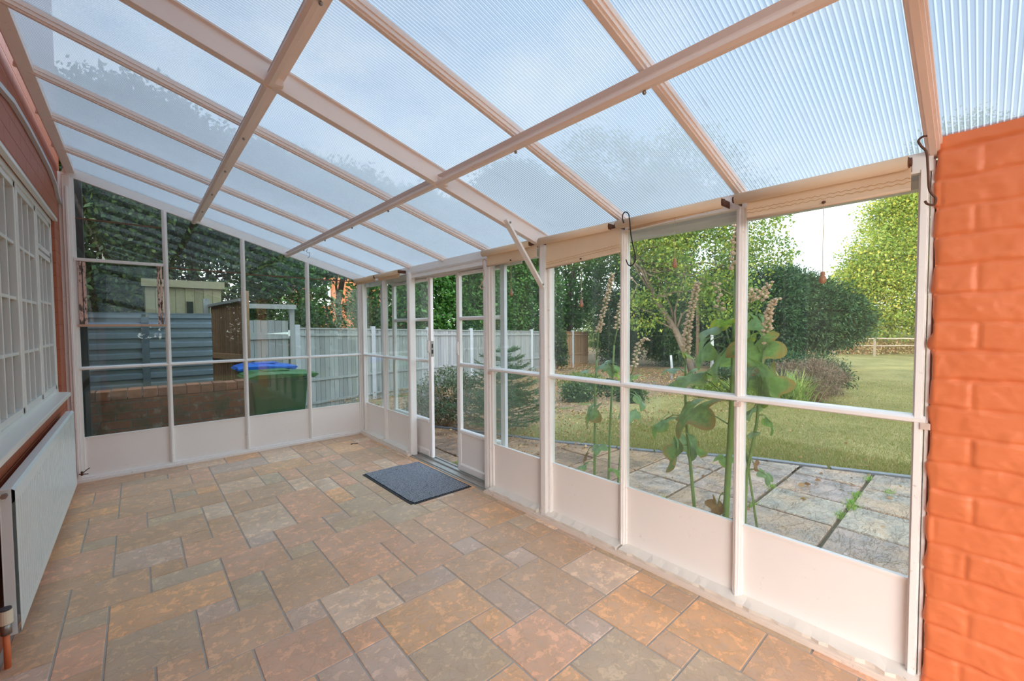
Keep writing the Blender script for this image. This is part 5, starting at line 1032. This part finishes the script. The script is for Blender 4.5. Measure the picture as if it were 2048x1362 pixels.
# low planting
def shrub(name, x, y, blobs, mat, n, per, cr, size, label, aspect=.5, up=.4, cat='shrub', stems=None, outw=.6):
    root = empty(name, (x, y, ground_z(x, y)), label=label, cat=cat)
    P, dv, ti = blob_points(blobs, n, per, cr, .4); gz = ground_z(x, y) + .01; k = P[:, 2] > gz; leaf_mesh('foliage', P[k], size, mat, root, aspect, up, dv[k] * outw, ti[k])
    if cat == 'weeds': return root
    m = MB(); b0 = blobs[0]
    for i in range(stems or 8):
        bl = random.choice(blobs); a = random.uniform(0, 6.28)
        branch(m, (bl[0] + .1 * bl[3] * math.cos(a), bl[1] + .1 * bl[4] * math.sin(a), gz - .04), (bl[0] + bl[3] * .8 * math.cos(a), bl[1] + bl[4] * .8 * math.sin(a), bl[2] + bl[5] * random.uniform(.2, .8)), .008, .003, .4, 6, 5)
    m.build('stems', MAT['twig'], root, smooth=True); return root
MAT['twig'] = simple('dry_brown_stalks', (.30, .21, .13, 1), .8, 0, .3, 20)
g_ = ground_z
shrub('flowering_shrub', 3.95, .15, [(3.85, .10, .28, .42, .42, .34), (4.25, .55, .30, .5, .45, .38), (3.6, .30, .1, .3, .3, .3)], G['shrub'], 420, 22, .05, .038, 'small-leaved shrub with dry stalks seen through the open doorway', stems=70)
shrub('twiggy_bush', 12.3, -2.85, [(12.2, -2.75, .08, .62, .55, .48), (11.9, -2.2, .05, .5, .5, .42)], G['brown'], 700, 24, .06, .075, 'brown dead-looking twiggy bush on the edge of the lawn', aspect=.10, up=1.0, stems=60)
shrub('juniper', 14.3, -1.9, [(14.0, -2.2, .05, 1.0, .9, .50), (14.6, -1.0, .10, 1.1, 1.0, .50), (13.2, -.9, .0, .9, .9, .45)], G['conifer'], 700, 24, .10, .10, 'low spreading green juniper behind the brown twiggy bush', aspect=.25)
for x, y, rr_, l, mt in ((7.2, .3, .28, 'low leafy weeds beyond the heavy post in the planting bed', G['ivy']), (8.0, -.5, .25, 'patch of green weeds between bed and lawn', G['ivy']), (10.6, -1.2, .55, 'green clump beside the strap-leaved plant', G['decid']), (8.9, .9, .6, 'grey-green low shrub towards the end of the fence', G['ivy']), (6.0, 1.4, .6, 'bramble patch in the bed near the fence', G['ivy']), (10.3, 2.6, .8, 'broad weedy clump before the ivy-covered panel', G['decid'])):
    shrub('weed_clump', x, y, [(x, y, g_(x, y) + .10, rr_, rr_, .26), (x + .5, y + .4, g_(x, y) + .08, rr_, rr_ * .8, .22)], mt, 260, 18, .06, .06, l, cat='weeds', stems=10)
x, y = 13.3, fy(13.3) - .22; P, dv, ti = blob_points([(x, y, .85, .50, .16, .35), (x + .25, y, .35, .28, .12, .55), (x + .4, y, -.15, .16, .1, .35)], 420, 16, .06)
iv = empty('fence_ivy', (x, y, -.5), label='dark ivy hanging over the fence near its far end', cat='ivy'); leaf_mesh('foliage', P, .075, G['ivy'], iv, .8, .3, dv, ti)
m = MB(); branch(m, (x + .45, y, -.55), (x, y + .05, .9), .025, .01, .4, 8, 6); m.build('stems', MAT['bark'], iv, smooth=True)
# strap-leaved clump (long arching blades)
def strap(x, y, n, L, label, mat):
    root = empty('strap_leaved_plant', (x, y, g_(x, y)), label=label, cat='plant'); m = MB(); R = random.Random(int(x * 10)); gz = g_(x, y) - .02
    m.tone = (1, 1, 1, 1)
    for i in range(n):
        a = R.uniform(0, 6.28); l = L * R.uniform(.6, 1.2); lean = R.uniform(.25, .95); bx, by = x + R.gauss(0, .16), y + R.gauss(0, .16); w = .012; pts = []
        for k in range(6):
            t = k / 5; r_ = lean * l * t ** 1.3; z = l * (t * 1.15 - .72 * lean * t ** 2.3); ww = w * (1 - t * .85)
            pts += [(bx + r_ * math.cos(a) - ww * math.sin(a), by + r_ * math.sin(a) + ww * math.cos(a), gz + z), (bx + r_ * math.cos(a) + ww * math.sin(a), by + r_ * math.sin(a) - ww * math.cos(a), gz + z)]
        v = R.uniform(0, 1); m.tone = (v, v, v, 1); m.add(pts, [(2 * k, 2 * k + 1, 2 * k + 3, 2 * k + 2) for k in range(5)])
    o = m.build('blades', mat, root, tone=True); return root
def mat_tone(name, a, b, c):
    t = NT(name); s = t.sep(t.attr('tone')); cc = t.ramp(s['X'], [(0, a), (.5, b), (1, c)]); x = t.pbr(cc, .45, 0, .4, out=False); tl = t.n('ShaderNodeBsdfTranslucent'); t.l(cc, tl.inputs[0]); m = t.n('ShaderNodeMixShader'); m.inputs[0].default_value = .35; t.l(x, m.inputs[1]); t.l(tl.outputs[0], m.inputs[2]); t.l(m.outputs[0], t.out.inputs[0]); return t.m
MAT['strap'] = mat_tone('arching_strap_leaves', (.14, .26, .05, 1), (.27, .40, .08, 1), (.48, .52, .16, 1))
strap(10.9, -2.55, 420, .80, 'clump of bright arching strap leaves left of the brown bush', MAT['strap'])
strap(10.6, -1.75, 260, .7, 'second clump of strap leaves, partly behind hollyhock foliage', MAT['strap'])
# young spruce by the door
def spruce():
    x, y = 4.35, -.75; gz = g_(x, y); root = empty('young_spruce', (x, y, gz), label='young spruce with upswept branches outside, just right of the door leaf', cat='spruce')
    m = MB(); m.tube([(x, y, gz - .05), (x + .02, y, gz + .7), (x, y + .02, gz + 1.22)], [.03, .018, .006], 7); R = random.Random(9); pts = []; dirs = []
    for lv in range(9):
        z = gz + .12 + lv * .125; Lb = .78 * (1 - lv / 10.5) + .08; nb = 9
        for k in range(nb):
            a = 6.283 * (k + R.uniform(-.3, .3)) / nb + lv * .5; L = Lb * R.uniform(.75, 1.15); d = Vector((math.cos(a), math.sin(a), 0)); ps = []
            for i in range(7):
                t = i / 6; ps.append(Vector((x, y, z)) + d * L * t + Vector((0, 0, L * (-.12 * t + .38 * t * t))))
            m.tube(ps, [.007 * (1 - .1 * i) for i in range(7)], 5)
            subs = [(ps, L)]
            for i in (2, 3, 4, 5):
                for sgn in (-1, 1):
                    sd_ = Vector((-d.y, d.x, 0)) * sgn; l2 = L * .42 * (1 - i / 8); q = [ps[i] + (d * .7 + sd_ * .75).normalized() * l2 * t + Vector((0, 0, .10 * l2 * t)) for t in (0, .33, .66, 1)]
                    m.tube(q, .0028, 4, cap=False); subs.append((q, l2))
            for q, l2 in subs:
                nn = int(l2 * 420)
                for _ in range(nn):
                    t = R.uniform(.05, 1) * (len(q) - 1); i = min(int(t), len(q) - 2); p = q[i].lerp(q[i + 1], t - i); ax = (q[i + 1] - q[i]).normalized(); rd = Vector((R.gauss(0, 1), R.gauss(0, 1), R.gauss(0, 1) + .35)); rd = (rd - ax * rd.dot(ax)).normalized(); pts.append(tuple(p)); dirs.append(tuple((ax * .6 + rd) * 6))
    m.build('trunk', MAT['bark'], root, smooth=True)
    P = np.array(pts); leaf_mesh('needles', P, .022, G['conifer_b'], root, .20, 0, np.array(dirs), np.full(len(P), .55))
G['conifer_b'] = mat_leaf('spruce_needles', (.030, .095, .045, 1), (.06, .17, .075, 1), (.12, .26, .10, 1), .15, .5)
spruce()
# ---- hollyhocks standing right outside the glazing
def holly_leaf_mat(name, base, edge, spot):
    t = NT(name); p = t.pos(); s = t.sep(t.attr('tone')); n = t.noise(p, 22, 5, .6); n2 = t.noise(p, 120, 3, .7)
    c = t.mix(t.step(n, .42, .62), base, tuple(min(1, x * 1.45) for x in base[:3]) + (1,)); c = t.mix(t.math('MULTIPLY', t.step(n2, .56, .70), .5), c, spot)
    c = t.mix(t.step(t.math('ADD', s['X'], t.math('MULTIPLY', t.math('SUBTRACT', n, .5), .8)), .72, 1.0), c, edge)
    x = t.pbr(c, .5, 0, .35, t.bump(n, .5, .006), out=False); tl = t.n('ShaderNodeBsdfTranslucent'); t.l(t.mix(1.0, c, (1.3, 1.4, .7, 1), 'MULTIPLY'), tl.inputs[0]); m = t.n('ShaderNodeMixShader'); m.inputs[0].default_value = .35
    t.l(x, m.inputs[1]); t.l(tl.outputs[0], m.inputs[2]); t.l(m.outputs[0], t.out.inputs[0]); return t.m
HL = {'g': holly_leaf_mat('hollyhock_leaf', (.19, .30, .14, 1), (.28, .40, .11, 1), (.34, .40, .27, 1)),
      'd': holly_leaf_mat('dusty_hollyhock_leaf', (.21, .31, .22, 1), (.26, .37, .17, 1), (.37, .43, .36, 1)),
      'y': holly_leaf_mat('yellowing_hollyhock_leaf', (.20, .32, .045, 1), (.45, .42, .06, 1), (.30, .36, .10, 1)),
      'r': holly_leaf_mat('browning_hollyhock_leaf', (.18, .28, .11, 1), (.40, .25, .10, 1), (.26, .26, .13, 1)),
      'b': holly_leaf_mat('withered_brown_leaf', (.22, .12, .06, 1), (.30, .15, .07, 1), (.36, .24, .14, 1))}
MAT['hstem'] = simple('hairy_green_stem', (.17, .27, .07, 1), .55, 0, .25, 25, .2)
MAT['pod'] = simple('dry_cream_seed_pods', (.76, .55, .39, 1), .85, 0, .35, 60, .3)
MAT['podgreen'] = simple('pale_green_buds', (.36, .44, .22, 1), .75, 0, .3, 60, .2)
def hleaf(center, size, down, yaw, kind, parent, stem_to=None, curl=.35, seed=0):
    """one palmate leaf: down = how far it hangs (0 flat, 1 vertical); yaw = direction of its tip"""
    R = random.Random(seed); c = Vector(center); n = 40
    tip = Vector((math.cos(yaw) * (1 - down * .8), math.sin(yaw) * (1 - down * .8), -down)).normalized()
    side = tip.cross(Vector((0, 0, 1)) if abs(tip.z) < .95 else Vector((math.sin(yaw), math.cos(yaw), 0))).normalized(); nn = side.cross(tip).normalized()
    vs = [c]; m = MB(); cols = [0.15]
    rings = 4; ph = R.uniform(0, 6)
    for r_ in range(1, rings + 1):
        for k in range(n):
            th = -2.75 + 5.5 * k / (n - 1); lob = .66 + .34 * abs(math.cos(th * 5 / 2 * .92)) ** .8; lob *= (1 - .12 * abs(th) / 2.75); lob += .02 * math.sin(k * 5 + ph)
            t = r_ / rings; rr = size * .60 * (lob ** (t)) * t * (1 if t < 1 else 1)
            z = -curl * size * (t ** 2) * (.35 + .25 * math.cos(th * 5 * .92)) + .05 * size * math.sin(th * 3 + ph) * t
            vs.append(c + tip * (rr * math.cos(th)) + side * (rr * math.sin(th)) + nn * z); cols.append(.15 + .85 * t)
    fs = [(0, 1 + k, 2 + k) for k in range(n - 1)]
    for r_ in range(rings - 1):
        for k in range(n - 1): a = 1 + r_ * n + k; fs.append((a, a + n, a + n + 1, a + 1))
    m.v = [tuple(v) for v in vs]; m.f = fs; m.t = [(q, q, q, 1) for q in cols]
    o = m.build('leaf', HL[kind], parent, smooth=True, tone=True)
    if stem_to is not None:
        s = Vector(stem_to); md = (s + c) / 2 + Vector((0, 0, .02)); mm = MB(); mm.tube([s, s.lerp(md, .6), md, c], [.0045, .0035, .003, .0025], 6); mm.build('petiole', MAT['hstem'], o, smooth=True)
    return o
def spike(pts, parent, n, r_, mat, seed=0, tipmat=None):
    m = MB(); R = random.Random(seed); P = [Vector(p) for p in pts]
    n = int(n * 1.35)
    for i in range(n):
        t = i / n * (len(P) - 1); k = min(int(t), len(P) - 2); p = P[k].lerp(P[k + 1], t - k); a = i * 2.4 + R.uniform(-.4, .4); s = r_ * R.uniform(.75, 1.2) * (1 - .35 * i / n); c = p + Vector((math.cos(a), math.sin(a), R.uniform(-.1, .3))) * s * 1.15
        m.ball(c, s * .8, 7, 5, (1, 1, .72))
        for q in range(6):
            b_ = q * 1.047 + a; e = c + Vector((math.cos(b_) * s * 1.15, math.sin(b_) * s * 1.15, s * .45)); w = Vector((-math.sin(b_), math.cos(b_), 0)) * s * .38; l = c + Vector((math.cos(b_) * s * .5, math.sin(b_) * s * .5, -s * .3)); m.add([l - w, l + w, e], [(0, 1, 2)])
    return m.build('seed_heads', mat, parent, smooth=False)
def hx(pts, x, dx=0.0): return [onx(px, py, x) for px, py in pts]
def holly(name_label, stem, x, r0, r1, foot_dx=0.0, spk=None, nsp=0, rs=.012, pod='pod', leaves=()):
    rs = rs * 1.22; S_ = hx(stem, x); f = S_[0].copy(); low = Vector((f.x + (f.x - S_[1].x) * .1, f.y + (f.y - S_[1].y) / max(.05, abs(S_[1].z - f.z)) * (f.z + .12) * .6, -.115))
    root = empty('hollyhock', tuple(low), label=name_label, cat='hollyhock', group='hollyhocks outside the glazing')
    P = [low] + S_ ; n = len(P); m = MB(); m.tube(P, [r0 + (r1 - r0) * i / (n - 1) for i in range(n)], 10); m.build('stem', MAT['hstem'], root, smooth=True)
    if spk:
        Q = hx(spk, x); m = MB(); m.tube([S_[-1]] + Q, r1 * .8, 6); m.build('flower_stalk', MAT['hstem'], root, smooth=True)
        spike(Q, root, nsp, rs, MAT[pod], seed=int(stem[0][0]))
    for i, (px, py, s, dn, yw, kd, att) in enumerate(leaves):
        xx = x + (i % 3 - 1) * .03; s = s * 1.25; c = onx(px, py, xx); a = onx(att[0], att[1], x) if att else None; hleaf(c, s, dn, yw, kd, root, a, seed=int(px + py))
    return root
Y_R = -1.57; Y_L = 1.57
holly('slim hollyhock with a tall cream spike, leftmost of the group', [(1189, 953), (1190, 860), (1190, 783), (1193, 720)], 2.93, .011, .007, spk=[(1197, 664), (1203, 640), (1212, 600), (1220, 570), (1226, 545)], nsp=46, rs=.0125,
      leaves=[(1181, 823, .17, .75, 2.6, 'r', (1190, 812)), (1197, 893, .10, .7, 1.2, 'd', (1189, 905)), (1170, 912, .08, .8, 2.2, 'b', (1189, 890)), (1168, 930, .08, .3, 2.4, 'g', (1189, 925)), (1172, 740, .07, .3, 2.6, 'd', (1192, 735))])
holly('hollyhock with a leaning brown spike beside the second mullion from the heavy post', [(1217, 960), (1220, 860), (1225, 752), (1228, 690)], 2.98, .010, .006, spk=[(1234, 660), (1236, 629), (1243, 600), (1250, 575), (1259, 555)], nsp=34, rs=.0115,
      leaves=[(1208, 727, .12, .4, 2.4, 'd', (1226, 735)), (1222, 735, .10, .6, .6, 'd', (1225, 742)), (1234, 745, .10, .7, -.6, 'y', (1224, 752)), (1232, 940, .09, .5, 0, 'g', (1218, 945))])
holly('short hollyhock with a drooping brown seed head', [(1236, 968), (1243, 880), (1255, 800), (1262, 750)], 3.05, .009, .006, spk=[(1267, 735), (1272, 712), (1277, 690), (1289, 676), (1296, 681)], nsp=24, rs=.0125,
      leaves=[(1280, 798, .11, .75, -.5, 'd', (1258, 780)), (1258, 826, .12, .7, .8, 'd', (1250, 835)), (1266, 752, .12, .35, 1.8, 'g', (1262, 757))])
holly('hollyhock with the broad tan spike and browning lower leaves, left of the thickest stem', [(1389, 1018), (1380, 920), (1373, 850), (1371, 800), (1371, 730)], 2.90, .011, .007, spk=[(1372, 706), (1373, 680), (1376, 650), (1384, 615), (1391, 585), (1395, 565)], nsp=64, rs=.0135,
      leaves=[(1355, 905, .18, .95, 2.4, 'r', (1374, 890)), (1378, 882, .16, .85, -.4, 'd', (1373, 870)), (1393, 900, .10, .9, -.9, 'r', (1374, 880)), (1322, 843, .15, .6, 2.3, 'g', (1371, 830)), (1345, 737, .10, .2, 2.2, 'd', (1372, 748)), (1350, 762, .12, .5, 2.2, 'g', (1372, 765)), (1372, 707, .09, .4, -1, 'y', (1372, 715)), (1394, 842, .08, .9, -1.2, 'g', (1376, 815))])
holly('thickest hollyhock stem standing against the mullion, with the largest leaves', [(1451, 1040), (1456, 950), (1460, 880), (1463, 819), (1466, 740), (1469, 650), (1471, 560)], 2.84, .019, .010, spk=[(1471, 540), (1472, 500), (1473, 470), (1475, 440)], nsp=26, rs=.015,
      leaves=[(1385, 818, .24, .55, 2.5, 'r', (1456, 848)), (1385, 748, .17, .4, 2.6, 'g', (1464, 800)), (1412, 745, .13, .7, 1.6, 'g', (1464, 790)), (1405, 697, .16, .8, 2.4, 'g', (1468, 700)), (1442, 712, .20, .75, 1.6, 'g', (1468, 690)), (1425, 655, .13, .4, 2.4, 'd', (1470, 650)), (1448, 642, .10, .4, 0.5, 'y', (1470, 640)), (1434, 1012, .09, .98, 2.0, 'b', (1446, 985)), (1450, 915, .09, .6, .5, 'g', (1458, 915))])
holly('thin hollyhock side shoot with a few seed heads left of the mullion', [(1462, 700), (1452, 660), (1446, 640)], 2.87, .006, .004, spk=[(1441, 620), (1438, 595), (1434, 575), (1433, 562)], nsp=9, rs=.013)
holly('hollyhock right of the mullion with big drooping leaves and a cream spike', [(1490, 1018), (1493, 950), (1503, 900), (1513, 850), (1518, 800), (1522, 740), (1528, 700)], 2.86, .010, .006, spk=[(1534, 690), (1533, 665), (1536, 640), (1538, 622), (1545, 606), (1556, 596)], nsp=44, rs=.0125,
      leaves=[(1508, 690, .21, .7, .6, 'r', (1520, 705)), (1520, 752, .22, .85, -.7, 'g', (1520, 740)), (1535, 765, .17, .9, -1.0, 'r', (1520, 755)), (1500, 745, .11, .8, 1.4, 'd', (1519, 760)), (1507, 816, .10, .6, 1.4, 'd', (1516, 815)), (1541, 845, .09, .85, -.9, 'g', (1514, 830)), (1506, 866, .055, .5, 1.0, 'd', (1508, 872)), (1509, 928, .055, .9, 0, 'b', (1497, 925)), (1533, 950, .07, .85, -.4, 'd', (1494, 940)), (1500, 672, .11, .5, 1.8, 'y', (1520, 690))])
holly('slender hollyhock shoot with brown tufts behind the cream spike', [(1502, 690), (1508, 650), (1514, 620)], 2.95, .006, .004, spk=[(1520, 600), (1528, 585), (1534, 575), (1540, 563)], nsp=12, rs=.013, leaves=[(1524, 645, .11, .8, -.4, 'd', (1512, 630))])
holly('leaning hollyhock tip with brown tufts closest to the mullion', [(1492, 680), (1494, 650), (1497, 625)], 2.97, .005, .004, spk=[(1500, 605), (1503, 590), (1508, 575)], nsp=9, rs=.013)
# small broad-leaved weeds at the foot of the glazing
def ground_leafs(x, y, n, L, label, kind='g'):
    root = empty('leafy_weed', (x, y, -.11), label=label, cat='weed')
    for k in range(n):
        a = k * 2.4 + .7; m = MB(); pts = []; l = L * random.uniform(.7, 1.1)
        for i in range(7):
            t = i / 6; w = L * .16 * math.sin(math.pi * min(1, t * .92 + .06)); r_ = l * t * .55; z = l * t * (.85 - .3 * t); pts += [(x + r_ * math.cos(a) - w * math.sin(a), y + r_ * math.sin(a) + w * math.cos(a), -.11 + z), (x + r_ * math.cos(a), y + r_ * math.sin(a), -.11 + z - .008), (x + r_ * math.cos(a) + w * math.sin(a), y + r_ * math.sin(a) - w * math.cos(a), -.11 + z)]
        m.add(pts, [(3 * i + j, 3 * i + j + 1, 3 * i + j + 4, 3 * i + j + 3) for i in range(6) for j in range(2)]); m.t = [(.2, .2, .2, 1)] * len(m.v); m.build('leaf', MAT['lush'], root, smooth=True, tone=True)
MAT['lush'] = simple('lush_weed_leaf', (.10, .27, .04, 1), .4, 0, .25, 30, .2)
ground_leafs(2.92, -4.85, 7, .34, 'fresh green weed peeping over the infill panel nearest the pier')
ground_leafs(2.86, -3.02, 5, .22, 'small green weed below the pane right of the door')
ground_leafs(2.90, -3.62, 6, .16, 'green seedling at the foot of the slim hollyhocks')
ground_leafs(2.88, -4.02, 5, .22, 'feathery green weed between the two groups of hollyhocks')
